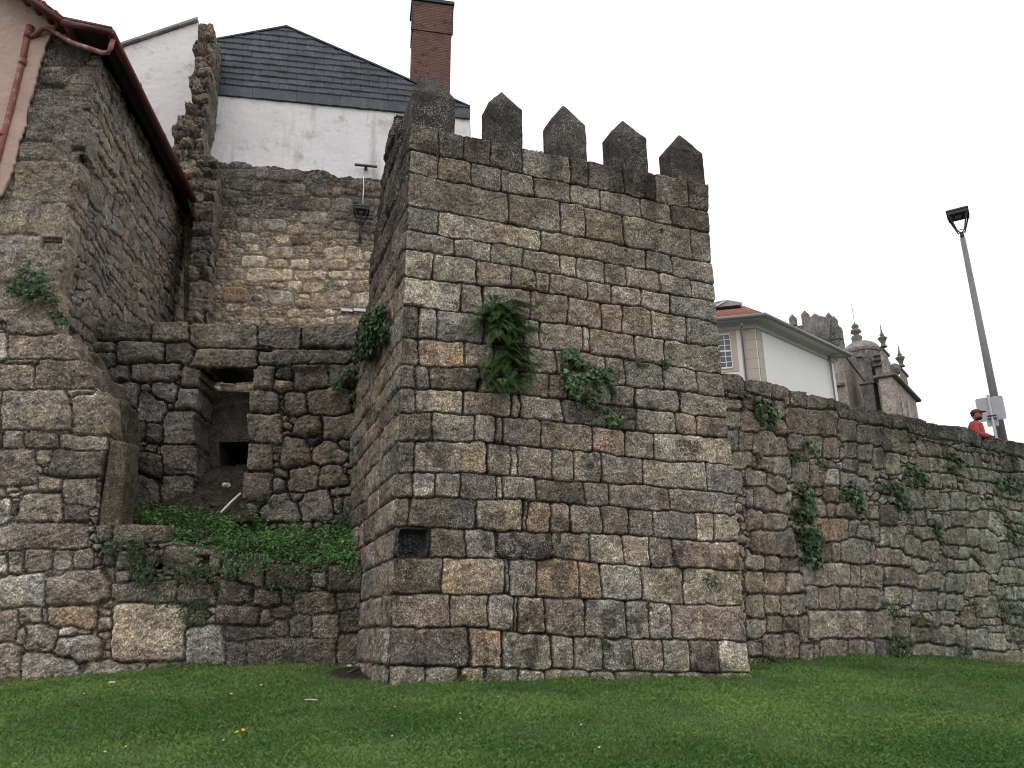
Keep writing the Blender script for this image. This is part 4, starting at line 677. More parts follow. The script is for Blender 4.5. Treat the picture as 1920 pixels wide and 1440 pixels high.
MB().prism([CP.pt(ul, zc(215)), CP.pt(ur, zc(215)), CP.pt(ur, zc(215), -.95), CP.pt(ul, zc(215), -.95)], [0, 0, zc(60) - zc(215)]).build('shaft', M['brick'], chm, bevel=.01)
MB().prism([CP.pt(ul - .03, zc(60), .03), CP.pt(ur + .03, zc(60), .03), CP.pt(ur + .03, zc(60), -.98), CP.pt(ul - .03, zc(60), -.98)], [0, 0, zc(6) - zc(60)]).build('upper_shaft', M['brick'], chm, bevel=.01)
MB().prism([CP.pt(ul - .09, zc(6), .09), CP.pt(ur + .09, zc(6), .09), CP.pt(ur + .09, zc(6), -1.04), CP.pt(ul - .09, zc(6), -1.04)], [0, 0, .14]).build('cap', M['iron'], chm, bevel=.01)
for u_ in (ul - .06, ur + .03): MB().prism([CP.pt(u_, zc(58), .05), CP.pt(u_ + .03, zc(58), .05), CP.pt(u_ + .03, zc(58), -.1), CP.pt(u_, zc(58), -.1)], [0, 0, zc(8) - zc(58)]).build('metal_edge', M['iron'], chm)
# white gable at the left
WG = BW.off(-.5); wg = empty('white_gable_house', WG.P((300, 200)), 'plain white gable with a thin tiled edge, left of the ragged wall end', 'house')
facing('plaster_wall', WG, [WG.uv(p) for p in [(190, 103), (370, 42), (385, 60), (396, 200), (396, 360), (190, 360)]], [], .05, M['plaster'], wg, .5, H=0, rough=.012, joint=0, fill=False)
a, b = WG.P((186, 103), .12), WG.P((371, 41), .12); mb = MB()
for i in range(5):
    p, q = a + (b - a) * (i / 5 + .004), a + (b - a) * ((i + 1) / 5); mb.prism([p + [0, 0, .02 * (i % 2)], q + [0, 0, .02 * (i % 2)], q + [0, 0, .1], p + [0, 0, .1]], -WG.n * 5)
mb.build('roof_edge', M['gutter_grey'], wg)
# fixtures
def lantern(root, P, s, e, n, part='lantern_head'):
    """truncated four-sided open lantern; P = centre of its foot; s = head width"""
    e = np.asarray(e); n = np.asarray(n); z = np.array([0, 0, 1.]); h = s * 1.05; mb = MB(); c = P + z * h
    mb.prism([c + e * s * a * .5 + n * s * b * .5 for a, b in ((-1, -1), (1, -1), (1, 1), (-1, 1))], z * s * .07); mb.prism([c - z * s * .16 + e * s * a * .47 + n * s * b * .47 for a, b in ((-1, -1), (1, -1), (1, 1), (-1, 1))], z * s * .16); mb.build('canopy', M['iron'], root)
    MB().prism([c + z * s * .071 + e * s * a * .46 + n * s * b * .46 for a, b in ((-1, -1), (1, -1), (1, 1), (-1, 1))], z * s * .03).build('top_plate', M['led'], root)
    MB().lathe(c - z * s * .175, [(s * .17, 0), (s * .17, s * .02)], 8).build('lens', M['led'], root)
    mb = MB()
    for a, b in ((-1, -1), (1, -1), (1, 1), (-1, 1)):
        t = c - z * s * .1 + e * s * a * .46 + n * s * b * .46; f = P + e * s * a * .17 + n * s * b * .17; mb.prism([t, t - e * a * s * .09, f - e * a * s * .05, f], -n * b * s * .035)
    for a, b in ((-1, -1), (1, -1), (1, 1), (-1, 1)):
        f = P + e * s * a * .17 + n * s * b * .17; f2 = P + e * s * [1, 1, -1, -1][[(-1, -1), (1, -1), (1, 1), (-1, 1)].index((a, b))] * .0; mb.tube([f + z * s * .06, P + (f - P) * .6 + z * s * .02, P - z * s * .06], s * .025, 6)
    q = [P + z * s * .07 + e * s * a * .17 + n * s * b * .17 for a, b in ((-1, -1), (1, -1), (1, 1), (-1, 1))]
    for i in range(4): mb.tube([q[i], q[(i + 1) % 4]], s * .018, 6)
    mb.build('frame', M['iron'], root)
LH = BW.off(.42); Lp = LH.P((676, 421)); wl = empty('wall_lantern', Lp, 'black open-sided lantern mounted on the courtyard wall', 'lantern')
Lz = LH.P((676, 388))[2]; lantern(wl, Lp, .47, BW.e, BW.n)
MB().tube([Lp + [0, 0, .05], Lp - [0, 0, .3]], .02, 8).tube([Lp + BW.e * .05 + [0, 0, .3], Lp + BW.e * .05 - [0, 0, .28]], .012, 6).tube([Lp - [0, 0, .28], Lp - [0, 0, .3] - BW.n * .42], .022, 8).prism([Lp - [0, 0, .4] - BW.n * .40 - BW.e * .06, Lp - [0, 0, .4] - BW.n * .40 + BW.e * .06, Lp - [0, 0, .2] - BW.n * .40 + BW.e * .06, Lp - [0, 0, .2] - BW.n * .40 - BW.e * .06], BW.n * .03).tube([Lp + [0, 0, .33], Lp + [0, 0, .17]], .028, 8).build('bracket', M['iron'], wl)
cd = [BW.P(p, .07) for p in [(681, 332), (682, 350), (681, 365), (680, 385)]]
meta(MB().tube(cd, .018, 8).build('cable_conduit', M['white'], None, True, loc=cd[-1]), 'thin white conduit running down to the wall lantern', 'conduit')
bar = empty('linear_floodlight', GB.P((685, 316), .1), 'slim horizontal light bar on a dark bracket on the white gable', 'light fitting')
a, b = GB.P((665, 313.5), .14), GB.P((707, 317.5), .14); mb = MB().prism([a, b, b - [0, 0, .02], a - [0, 0, .02]], GB.n * .10); mb.build('housing', M['led'], bar)
c_ = (a + b) / 2; MB().prism([c_ + GB.e * .02 + [0, 0, .03], c_ - GB.e * .02 + [0, 0, .03], c_ - GB.e * .05 - [0, 0, .08], c_ + GB.e * .05 - [0, 0, .08]], -GB.n * .13).build('bracket', M['iron'], bar)
MB().prism([a - [0, 0, .02], b - [0, 0, .02], b - [0, 0, .045], a - [0, 0, .045]], GB.n * .02).build('rail', M['iron'], bar)
b2 = empty('white_light_strip', BW.P((663, 583), .08), 'white two-piece light strip low on the sandy part of the courtyard wall', 'light fitting')
for x0_, x1_ in ((639, 661), (663, 686)):
    q = [BW.P(p, .09) for p in [(x0_, 579.5), (x1_, 581.5), (x1_, 586.5), (x0_, 584.5)]]; MB().prism(q, -BW.n * .06).build('strip_half', M['white'], b2)
MB().prism([BW.P(p, .08) for p in [(660.5, 580), (663.5, 580), (663.5, 587), (660.5, 587)]], -BW.n * .05).build('joint', M['iron'], b2)

# loose chips on the soil slope
rs = np.random.RandomState(77); deb = bpy.data.objects['debris_slope'].data; dv = np.array([v.co[:] for v in deb.vertices]); V = []; Fs = []
for k in range(420):
    p = dv[rs.randint(len(dv))] + rs.normal(0, .03, 3) * [1, 1, 0]; r = .012 + .045 * rs.rand() ** 3; q = rs.normal(0, 1, (6, 3)) * .25; o6 = np.array([[1, 0, 0], [-1, 0, 0], [0, 1, 0], [0, -1, 0], [0, 0, .6], [0, 0, -.6]]) + q; b = len(V); V += list(p + o6 * r)
    Fs += [[b + i for i in f] for f in ((0, 2, 4), (2, 1, 4), (1, 3, 4), (3, 0, 4), (2, 0, 5), (1, 2, 5), (3, 1, 5), (0, 3, 5))]
o = pymesh('stone_chips', V, Fs, M['plain_granite']); meta(o, kind='stuff')
# ------------------------------------------------------------------ street level behind the long wall
PSC = 1.24; STZ = at(1829, 767, 20.3)[2] - 1.76 * PSC
s0 = RW.pt(-.5, STZ, -.8); s1 = RW.pt(22, STZ, -.8)
o = pymesh('street_surface', [s0, s1, s1 - RW.n * 60, s0 - RW.n * 60], [[0, 1, 2, 3]], M['asphalt']); meta(o, kind='structure')
# street lamp
LY = 21.6; b0 = at(1881.5, 830, LY); t0 = at(1803, 437, LY)
lx, ly = (b0[0] + t0[0]) / 2, LY
sl_ = empty('street_lamp', (lx, ly, STZ), 'tall grey street lamp with an open black lantern head beside a road sign', 'street lamp')
MB().tube([[lx, ly, STZ], [lx, ly, t0[2] - .18]], [.125, .07], 20).build('pole', M['grey_metal'], sl_, True)
MB().tube([[lx, ly, t0[2] - .2], [lx, ly, t0[2] + .02]], [.06, .05], 12).build('collar', M['iron'], sl_, True)
lantern(sl_, np.array([lx, ly, t0[2] + .03]), .60, hd(-57), hd(33) * -1)
# sign seen from behind
SG = Plane(at(1852, 780, 21.0)[:2], -56); sg = empty('road_sign', [*at(1862, 820, 21.0)[:2], STZ], 'back of a rounded rectangular road sign on a thin post, behind the street lamp', 'road sign')
q = [SG.uv(p) for p in [(1827, 748.5), (1879, 741), (1888, 784), (1837, 792)]]; u0, u1 = (q[0][0] + q[3][0]) / 2, (q[1][0] + q[2][0]) / 2; v0, v1 = (q[2][1] + q[3][1]) / 2, (q[0][1] + q[1][1]) / 2
def rrect(pl, u0, u1, v0, v1, r, o, n=5):
    P = []
    for cx, cy, a0 in ((max(u0, u1) - r, v1 - r, 0), (min(u0, u1) + r, v1 - r, 90), (min(u0, u1) + r, v0 + r, 180), (max(u0, u1) - r, v0 + r, 270)):
        P += [pl.pt(cx + r * math.cos(math.radians(a0 + 90 * k / n)), cy + r * math.sin(math.radians(a0 + 90 * k / n)), o) for k in range(n + 1)]
    return P
MB().prism(rrect(SG, u0, u1, v0, v1, .06, 0), -SG.n * .025).build('plate', M['sign_back'], sg)
w3 = SG.uv((1851, 795))[0], SG.uv((1873, 795))[0]; MB().prism(rrect(SG, w3[0], w3[1], v0 - .16, v0 + .02, .01, -.002), -SG.n * .02).build('small_plate', M['sign_back'], sg)
pp = SG.pt(SG.uv((1863, 795))[0], 0, .05); MB().tube([[pp[0], pp[1], STZ], [pp[0], pp[1], v1 + .05]], .038, 12).build('post', M['sign_back'], sg, True)
mb = MB()
for zz in (v0 + .1,): mb.prism([pp + SG.e * .11 + [0, 0, zz], pp - SG.e * .11 + [0, 0, zz], pp - SG.e * .11 + [0, 0, zz + .03], pp + SG.e * .11 + [0, 0, zz + .03]], SG.n * .045)
MB().prism([pp + SG.e * .11 + [0, 0, v0 + .02], pp - SG.e * .11 + [0, 0, v0 + .02], pp - SG.e * .11 + [0, 0, v0 + .05], pp + SG.e * .11 + [0, 0, v0 + .05]], SG.n * .03).build('clamp', M['iron'], sg); mb.build('clamp', M['iron'], sg)
# person leaning on the parapet
PY_ = 20.3; hc = at(1829.5, 788, PY_); px_, py_ = hc[0] - .05, hc[1]; zt = at(1829, 767, PY_)[2]; zf = STZ
M['jacket'] = flat_mat('red_jacket_cloth', (.42, .045, .04), .8, .3, 10, bump=.01); M['cap'] = flat_mat('dark_red_cap', (.20, .012, .03), .8, .1, 12); M['skin'] = flat_mat('tanned_skin', (.30, .17, .12), .6, .12, 14); M['jeans'] = flat_mat('dark_trousers', (.03, .035, .05), .85, .15, 12); M['hair'] = flat_mat('dark_beard', (.02, .014, .012), .9, .2, 30)
per = empty('person', (px_, py_, zf), 'person in a red jacket and dark red cap standing behind the parapet, looking right', 'person')
f_ = np.array([.75, -.66, 0]); f_ /= np.linalg.norm(f_); r_ = np.array([-f_[1], f_[0], 0]); C0 = np.array([px_, py_, zf]); H_ = 1.72
def skin(name, joints, edges, mat, parent, lev=2):
    me = bpy.data.meshes.new(name); b = base(parent); me.from_pydata([tuple(np.asarray(j[0]) - b) for j in joints], edges, []); o = bpy.data.objects.new(name, me); link(o, parent); me.materials.append(mat)
    m = o.modifiers.new('s', 'SKIN'); o.modifiers.new('d', 'SUBSURF').levels = lev; o.modifiers[-1].render_levels = lev
    for v, j in zip(me.skin_vertices[0].data, joints): v.radius = tuple(x * PSC for x in j[1]) if hasattr(j[1], '__len__') else (j[1] * PSC, j[1] * PSC)
    me.skin_vertices[0].data[0].use_root = True
    for p in me.polygons: p.use_smooth = True
    m.use_smooth_shade = True; return o
L = lambda r, f, z: C0 + (r_ * r + f_ * f + np.array([0, 0, z])) * PSC
# r > 0 is the figure's left; coordinates follow shoulders, elbows resting forward on the wall, hips, knees, feet
skin('body', [(L(0, -.02, .95), (.15, .11)), (L(0, 0, 1.15), (.14, .10)), (L(0, .02, 1.33), (.16, .11)), (L(0, .03, 1.45), (.07, .07)), (L(0, .05, 1.52), (.055, .055)), (L(.1, -.02, .88), .085), (L(.11, 0, .48), .06), (L(.11, -.02, .09), .045), (L(.12, .14, .04), .04), (L(-.1, -.02, .88), .085), (L(-.1, .04, .48), .06), (L(-.1, -.02, .09), .045), (L(-.11, .14, .04), .04), (L(.17, .02, 1.38), .06), (L(.24, .06, 1.12), .045), (L(.18, .28, 1.08), .036), (L(-.17, .02, 1.38), .06), (L(-.24, .06, 1.12), .045), (L(-.16, .28, 1.08), .036)],
     [(0, 1), (1, 2), (2, 3), (3, 4), (0, 5), (5, 6), (6, 7), (7, 8), (0, 9), (9, 10), (10, 11), (11, 12), (2, 13), (13, 14), (14, 15), (2, 16), (16, 17), (17, 18)], M['jeans'], per)
skin('jacket', [(L(0, -.02, .88), (.22, .16)), (L(0, 0, 1.1), (.215, .16)), (L(0, .02, 1.32), (.215, .15)), (L(0, .03, 1.45), (.12, .10)), (L(.21, .02, 1.36), .10), (L(.29, .07, 1.12), .08), (L(.19, .28, 1.09), .05), (L(-.21, .02, 1.36), .10), (L(-.29, .07, 1.12), .08), (L(-.17, .28, 1.09), .05)], [(0, 1), (1, 2), (2, 3), (2, 4), (4, 5), (5, 6), (2, 7), (7, 8), (8, 9)], M['jacket'], per)
def ell(name, c, rx, ry, rz, mat, parent, fn=None, sub=4, sc=None):
    sc = PSC if sc is None else sc
    bm = bmesh.new(); bmesh.ops.create_icosphere(bm, subdivisions=sub, radius=1)
    for v in bm.verts:
        p = np.array(v.co[:]);
        if fn: p = fn(p)
        v.co = Vector(c + (r_ * p[0] * rx + f_ * p[1] * ry + np.array([0, 0, p[2] * rz])) * sc - base(parent))
    for f in bm.faces: f.smooth = True
    me = bpy.data.meshes.new(name); bm.to_mesh(me); bm.free(); me.materials.append(mat); o = bpy.data.objects.new(name, me); link(o, parent); return o
def face(p):
    q = p.copy(); x, y, z = p
    if y > 0: q[1] += .24 * math.exp(-((x / .16) ** 2 + ((z + .12) / .2) ** 2)) - .10 * math.exp(-(((abs(x) - .38) / .18) ** 2 + ((z - .1) / .14) ** 2)) + .06 * math.exp(-((x / .3) ** 2 + ((z + .45) / .08) ** 2)) + .10 * math.exp(-((x / .35) ** 2 + ((z + .8) / .2) ** 2))
    q[0] *= 1 - .22 * max(0, -z); q[0] += .10 * math.copysign(1, x) * math.exp(-(((abs(x) - .95) / .1) ** 2 + ((y + .05) / .2) ** 2 + (z / .25) ** 2)); return q
hcz = L(0, .07, 1.615); ell('head', hcz, .078, .098, .118, M['skin'], per, face)
ell('beard', hcz + f_ * .035 - [0, 0, .093], .055, .070, .045, M['hair'], per, None, 3); ell('hair', hcz - f_ * .015 + [0, 0, .025], .081, .097, .095, M['hair'], per, lambda p: p * (1 if p[1] < .1 else np.array([.95, .6, .9])), 3)
ell('sunglasses', hcz + f_ * .1 + [0, 0, .015], .062, .022, .018, M['iron'], per, None, 3)
cp_ = ell('cap', hcz + [0, 0, .056] - f_ * .005, .092, .112, .085, M['cap'], per, lambda p: np.array([p[0], p[1], max(p[2], -.05)])); MB().prism([hcz + [0, 0, .056] + (f_ * a + r_ * b) * PSC for a, b in ((.08, .078), (.15, .06), (.185, .025), (.185, -.025), (.15, -.06), (.08, -.078))], [0, 0, .012]).build('cap_brim', M['cap'], per, bevel=.003)
skin('hands', [(L(.18, .30, 1.08), .032), (L(.14, .38, 1.08), (.035, .016))], [(0, 1)], M['skin'], per); 
# ------------------------------------------------------------------ white house on the right
def foot(c, Y, xl, hl, xr, hr, yr=640):
    P0 = at(*c, Y); pl, pr = Plane(P0[:2], hl), Plane(P0[:2], hr); return P0, pl, pr, pl.uv((xl, yr))[0], pr.uv((xr, yr))[0]
H0, HL, HR, hul, hur = foot((1421, 660), 38, 1250, -76, 1557, 48); A_ = HL.pt(hul, 0); B_ = HR.pt(0, 0); C_ = HR.pt(hur, 0); D_ = A_ + (C_ - B_)
wh = empty('white_house', B_ + [0, 0, STZ], 'cream plastered house with pale quoins, grey eaves and a white sash window', 'house')
zt_ = HR.uv((1425, 612))[1]; ze_ = HR.off(.8).uv((1422, 588))[1]
MB().prism([p + [0, 0, STZ] for p in (A_, B_, C_, D_)], [0, 0, zt_ - STZ + .02]).build('walls', M['house_white'], wh)
def ring(o): 
    d1 = HL.n * o; d2 = HR.n * o; 
    # offset footprint: intersect shifted faces
    k = (HL.n @ HR.n); cc = B_ + (HL.n + HR.n) * o / (1 + k); return [A_ + d1, cc, C_ + d2 + HR.e * o * .6, D_ + HR.e * o * .6]
prof = [(.02, zt_ - .25), (.10, zt_ - .22), (.10, zt_ - .05), (.2, zt_), (.5, zt_ + .18), (.72, (zt_ + ze_) / 2 + .1), (.8, ze_ - .05), (.8, ze_ + .02), (.0, ze_ + .03)]
mb = MB(); V = []; 
for o_, z_ in prof: V += [p + [0, 0, z_] for p in ring(o_)]
mb.add(V, [[i * 4 + k, i * 4 + k + 1, i * 4 + k + 5, i * 4 + k + 4] for i in range(len(prof) - 1) for k in (0, 1, 2)]); M['soffit_grey'] = flat_mat('grey_cornice_plaster', (.52, .50, .49), .8, .08, 1.5); mb.build('cornice', M['soffit_grey'], wh)
R1 = ring(.86); MB().tube([R1[0] + [0, 0, ze_ + .07], R1[1] + [0, 0, ze_ + .07], R1[2] + [0, 0, ze_ + .07]], .11, 10).build('gutter', M['gutter_grey'], wh, True)
rg_ = [p + [0, 0, ze_ + .14] for p in ring(.84)]; cen_ = sum(rg_) / 4; ap1 = HL.off(-3.2).P((1388, 572)); ap2 = rg_[0] - HL.n * 4 + [0, 0, 2.3]
ridge = ap1; mb = MB(); mb.add([rg_[0], rg_[1], ap1, ap2], [[0, 1, 2, 3]]); mb.add([rg_[1], rg_[2], rg_[2] - HR.n * 5 + [0, 0, .9], ap1], [[0, 1, 2, 3]])
for i in range(26):
    t = i / 26; p = rg_[0] * (1 - t) + rg_[1] * t; q = ap2 * (1 - t) + ap1 * t; mb.tube([p, p + (q - p) * .98], .09, 6)
mb.build('roof', M['orange_tile'], wh, True)
sk = [HL.off(-1.2).P(p) for p in [(1330, 577), (1389, 571), (1391, 567), (1362, 562), (1330, 568)]]; MB().prism(sk, -HL.n * 1.2).build('skylight', M['lead'], wh)
sb_ = [HL.off(-1.15).P(p) for p in [(1340, 574), (1360, 563.5), (1364, 563.5), (1345, 574)]]; MB().prism(sb_, HL.n * .05).build('skylight_bar', M['white'], wh)
def vstrip(pl, xa, xb, o, mat, name, root, z0, z1, yref=660, th=.06):
    ua, ub = pl.uv((xa, yref))[0], pl.uv((xb, yref))[0]; return MB().prism([pl.pt(ua, z0, o), pl.pt(ub, z0, o), pl.pt(ub, z1, o), pl.pt(ua, z1, o)], -pl.n * th).build(name, mat, root, bevel=.01)
def quoin_mat():
    m, nt, b = nodes('pale_quoin_blocks'); tc = N(nt, 'ShaderNodeTexCoord'); sep = N(nt, 'ShaderNodeSeparateXYZ'); cmb = N(nt, 'ShaderNodeCombineXYZ'); nt.links.new(tc.outputs['Object'], sep.inputs[0])
    ad = N(nt, 'ShaderNodeMath', operation='ADD'); nt.links.new(sep.outputs[0], ad.inputs[0]); nt.links.new(sep.outputs[1], ad.inputs[1]); nt.links.new(ad.outputs[0], cmb.inputs[0]); nt.links.new(sep.outputs[2], cmb.inputs[1])
    br = N(nt, 'ShaderNodeTexBrick'); nt.links.new(cmb.outputs[0], br.inputs[0]); br.inputs['Color1'].default_value = (.50, .44, .38, 1); br.inputs['Color2'].default_value = (.44, .33, .22, 1); br.inputs['Mortar'].default_value = (.28, .25, .22, 1); br.inputs['Bias'].default_value = -.35
    br.inputs['Scale'].default_value = 1; br.inputs['Brick Width'].default_value = 1.0; br.inputs['Row Height'].default_value = .52; br.inputs['Mortar Size'].default_value = .012; nt.links.new(br.outputs[0], b.inputs['Base Color']); b.inputs['Roughness'].default_value = .9; return m
M['quoin'] = quoin_mat()
vstrip(HL, 1391, 1419.5, .04, M['quoin'], 'quoin', wh, STZ, zt_ - .26); vstrip(HR, 1421, 1431, .04, M['quoin'], 'quoin', wh, STZ, zt_ - .26)
def rect(pl, p0, p1, o, th): 
    u0, v1 = pl.uv(p0); u1, v0 = pl.uv(p1); return [pl.pt(u0, v0, o), pl.pt(u1, v0, o), pl.pt(u1, v1, o), pl.pt(u0, v1, o)]
wx0, wx1 = HL.uv((1326, 660))[0], HL.uv((1371, 660))[0]; wz1, wz0 = HL.uv((1366, 627))[1], HL.uv((1369, 690))[1]
def rc(pl, a, b, c, d, o, th, mb=None): return (mb or MB()).prism([pl.pt(a, c, o), pl.pt(b, c, o), pl.pt(b, d, o), pl.pt(a, d, o)], -pl.n * th)
sgn = 1 if wx1 > wx0 else -1
wn = rc(HL, wx0 - .32 * sgn, wx1 + .32 * sgn, wz0 - .22, wz1 + .26, .03, .05).build('window', M['house_stone'], wh, bevel=.008)
rc(HL, wx0, wx1, wz0, wz1, .045, .02).build('pane', M['glass'], wn); mb = MB(); W_ = wx1 - wx0; Hh = wz1 - wz0
for k in range(5): x = wx0 + W_ * k / 4; rc(HL, x - .02 * sgn, x + .02 * sgn, wz0, wz1, .07, .03, mb)
for k in range(7): z_ = wz0 + Hh * k / 6; t_ = .045 if k in (0, 3, 6) else .02; rc(HL, wx0, wx1, z_ - t_, z_ + t_, .075, .03, mb)
mb.build('sash', M['white'], wn)
d1 = HL.off(.12); u_ = d1.uv((1393, 640))[0]; MB().tube([d1.pt(u_ - .0, ze_ - .25, .5), d1.pt(u_, zt_ - .2, .1), d1.pt(u_, STZ)], .06, 10).build('downpipe', M['sign_back'], wh, True)
d2 = HR.off(.1); u_ = HR.uv((1556, 700))[0] - .1; MB().tube([d2.pt(u_ + .3, ze_ - .2, .6), d2.pt(u_, zt_ + .1, .05), d2.pt(u_, STZ)], .07, 10).build('downpipe', M['sign_back'], wh, True)
# ------------------------------------------------------------------ church and distant battlements
K = Z(1480, 560, 6); CY = 57
ch = empty('church', [*at(1640, 760, CY)[:2], STZ], 'old grey stone church with a dome, slender pinnacles and pointed windows', 'church')
M['church'] = stone_mat('church_stone', 1., .0, (.36, .33, .30), .02); M['church_dark'] = stone_mat('church_dark_stone', 1., .0, (.22, .21, .20), .02); M['church_pink'] = stone_mat('church_pale_stone', 1., .0, (.44, .39, .36), .02)
def block(name, cx, xl, xr, ytop, Y, mat, root, hl=-55, hr=37, zb=None, yr=None, bev=.04, grow=0.):
    yr = yr or ytop + 60; P0 = at(*K(cx, yr), Y); pl, pr = Plane(P0[:2], hl), Plane(P0[:2], hr); a = pl.uv(K(xl, yr))[0]; b = pr.uv(K(xr, yr))[0]; z1 = at(*K(cx, ytop), Y)[2]; zb = STZ if zb is None else at(*K(cx, zb), Y)[2]
    sa = math.copysign(grow, a); sb = math.copysign(grow, b)
    B = P0 - pl.e * sa - pr.e * sb; A = P0 + pl.e * (a + sa) - pr.e * sb; C = P0 + pr.e * (b + sb) - pl.e * sa; D = A + C - B; q = [p * [1, 1, 0] + [0, 0, zb] for p in (A, B, C, D)]
    o = MB().prism(q, [0, 0, z1 - zb]).build(name, mat, root, bevel=bev) if name else None; return o, pl, pr, q, z1, a, b
block('nave', 605, 400, 845, 610, CY, M['church'], ch, hr=33)
_, npl, npr, q_, z1_, a_, b_ = block(None, 605, 400, 845, 960, CY, None, ch, hr=33); block('string_course', 605, 400, 700, 940, CY, M['church_dark'], ch, hr=33, zb=975, grow=.12)
MB().prism([p * [1, 1, 0] + [0, 0, at(*K(605, 610), CY)[2]] for p in [npr.pt(-.3, 0, .35), npr.pt(b_, 0, .35), npr.pt(b_, 0, -1.0), npr.pt(-.3, 0, -1.0)]], [0, 0, .35]).build('nave_eaves', M['church_dark'], ch)
def arch(pl, u0, u1, z0, z1, o, n=7):
    w = (u1 - u0); h = abs(w) * 1.1; P = [pl.pt(u0, z0, o), pl.pt(u1, z0, o)]
    for k in range(n): t = k / (n - 1); P.append(pl.pt(u1 - w * .5 * (1 - math.cos(t * math.pi / 2)), z1 - h + h * math.sin(t * math.pi / 2) * (1 if t < 1 else 1), o))
    for k in range(n - 2, -1, -1): t = k / (n - 1); P.append(pl.pt(u0 + w * .5 * (1 - math.cos(t * math.pi / 2)), z1 - h + h * math.sin(t * math.pi / 2), o))
    return P
def awin(pl, xa, xb, yt, yb, root, Yr):
    ua, z1 = pl.uv(K(xa, yt)); ub, z0 = pl.uv(K(xb, yb)); w = (ub - ua); m_ = 1.
    f = MB().prism(arch(pl, ua - w * .18, ub + w * .18, z0 - 2, z1 + abs(w) * .3, .05), -pl.n * .1).build('window', M['church'], root)
    MB().prism(arch(pl, ua, ub, z0 - 2, z1, .08), -pl.n * .1).build('pane', M['glass'], f)
    MB().prism([pl.pt((ua + ub) / 2 - .03, z0 - 2, .1), pl.pt((ua + ub) / 2 + .03, z0 - 2, .1), pl.pt((ua + ub) / 2 + .03, z1 - .2, .1), pl.pt((ua + ub) / 2 - .03, z1 - .2, .1)], -pl.n * .1).build('mullion', M['church'], f)
awin(npr, 640, 700, 850, 1170, ch, CY)
# dome drum, dome and finials
dY = 66; dc = at(*K(828, 700), dY); zz = lambda y, Y=dY: at(*K(828, y), Y)[2]; mpp = abs(at(*K(928, 700), dY)[0] - dc[0]) / 100; c0_ = dc * [1, 1, 0]; R_ = 200 * mpp
MB().lathe(c0_, [(R_ * .98, STZ), (R_ * .98, zz(640)), (R_ * 1.04, zz(630)), (R_ * 1.04, zz(600))], 16).build('drum', M['church_dark'], ch)
bell = [(R_ * math.cos(t), zz(612) + (zz(486) - zz(612)) * math.sin(t)) for t in np.linspace(0, 1.5, 12)]; MB().lathe(c0_, bell, 32).build('dome', M['church'], ch, True)
fc = at(*K(757, 440), dY) * [1, 1, 0]; fz = lambda y: zz(y); r = mpp * 1.; MB().lathe(fc, [(62 * r, fz(520)), (56 * r, fz(480)), (48 * r, fz(470)), (60 * r, fz(445)), (52 * r, fz(425)), (24 * r, fz(412)), (30 * r, fz(400)), (58 * r, fz(380)), (50 * r, fz(352)), (22 * r, fz(338)), (40 * r, fz(322)), (34 * r, fz(300)), (14 * r, fz(285)), (2 * r, fz(262))], 14).build('lantern_finial', M['church_dark'], ch, True)
MB().tube([np.array([fc[0], fc[1], fz(265)]), np.array([fc[0], fc[1], fz(60)])], .018, 6).build('lightning_rod', M['gutter_grey'], ch)
block('buttress', 945, 812, 1010, 945, 58, M['church_dark'], ch); block('buttress_coping', 945, 805, 1015, 925, 58, M['church_dark'], ch, zb=950, grow=.12); block('upper_buttress', 900, 825, 975, 565, 58.3, M['church_dark'], ch)
for (x0_, y0_, x1_, y1_) in ((755, 612, 825, 652),): 
    pb_ = Plane(at(*K(790, 630), dY - R_ * 1.0)[:2], -75); MB().prism([pb_.P(K(*p)) for p in ((x0_, y1_), (x1_, y1_ - 4), (x1_, y0_ - 2), (x0_, y0_))], -pb_.n * .4).build('drum_niche', M['far_stone'], ch)
for yy in (605, 660, 720): block('east_wing_band', 1060, 935, 1100, yy, 57.3, M['church_dark'], ch, zb=yy + 22)
block('east_wing_back', 1050, 945, 1130, 610, 57.6, M['church'], ch)
_, epl, epr, eq, ez, ea, eb = block('east_wing', 1165, 1005, 1385, 870, 55, M['church_pink'], ch, zb=None); block('east_cornice', 1165, 1000, 1395, 838, 55, M['church_dark'], ch, zb=872, grow=.28)
awin(epr, 1240, 1295, 1100, 1330, ch, 55); awin(epr, 1312, 1360, 1160, 1350, ch, 55)
def pinnacle(cx, yb, yt, w, Y, ped):
    p = at(*K(cx, yb), Y) * [1, 1, 0]; m = w * abs(at(*K(cx + 100, yb), Y)[0] - p[0]) / 100; z = lambda y: at(*K(cx, y), Y)[2]; h = lambda t: z(yb + (yt - yb) * t)
    MB().lathe(p, [(.40 * m, h(0)), (.30 * m, h(.06)), (.22 * m, h(.1)), (.26 * m, h(.2)), (.42 * m, h(.32)), (.52 * m, h(.38)), (.36 * m, h(.43)), (.16 * m, h(.47)), (.27 * m, h(.52)), (.15 * m, h(.56)), (.07 * m, h(.72)), (.015 * m, h(1))], 12).build('pinnacle', M['church_dark'], ch, True)
    return p
pinnacle(1062, 545, 285, 100, 55.2, 0); block('pedestal', 1062, 1020, 1110, 575, 55.2, M['church'], ch, zb=850); block('pedestal_cap', 1062, 1012, 1118, 548, 55.2, M['church_dark'], ch, zb=580, grow=.05)
pinnacle(1262, 765, 505, 100, 62.5, 0); block('pedestal', 1262, 1240, 1320, 795, 62.5, M['church'], ch, zb=1010); block('pedestal_cap', 1262, 1235, 1328, 765, 62.5, M['church_dark'], ch, zb=798, grow=.05)
for x_, y_ in ((1150, 745), (1190, 770), (1215, 800)): pp_ = epr.off(-.35); u_, v_ = pp_.uv(K(x_, y_ + 60)); 
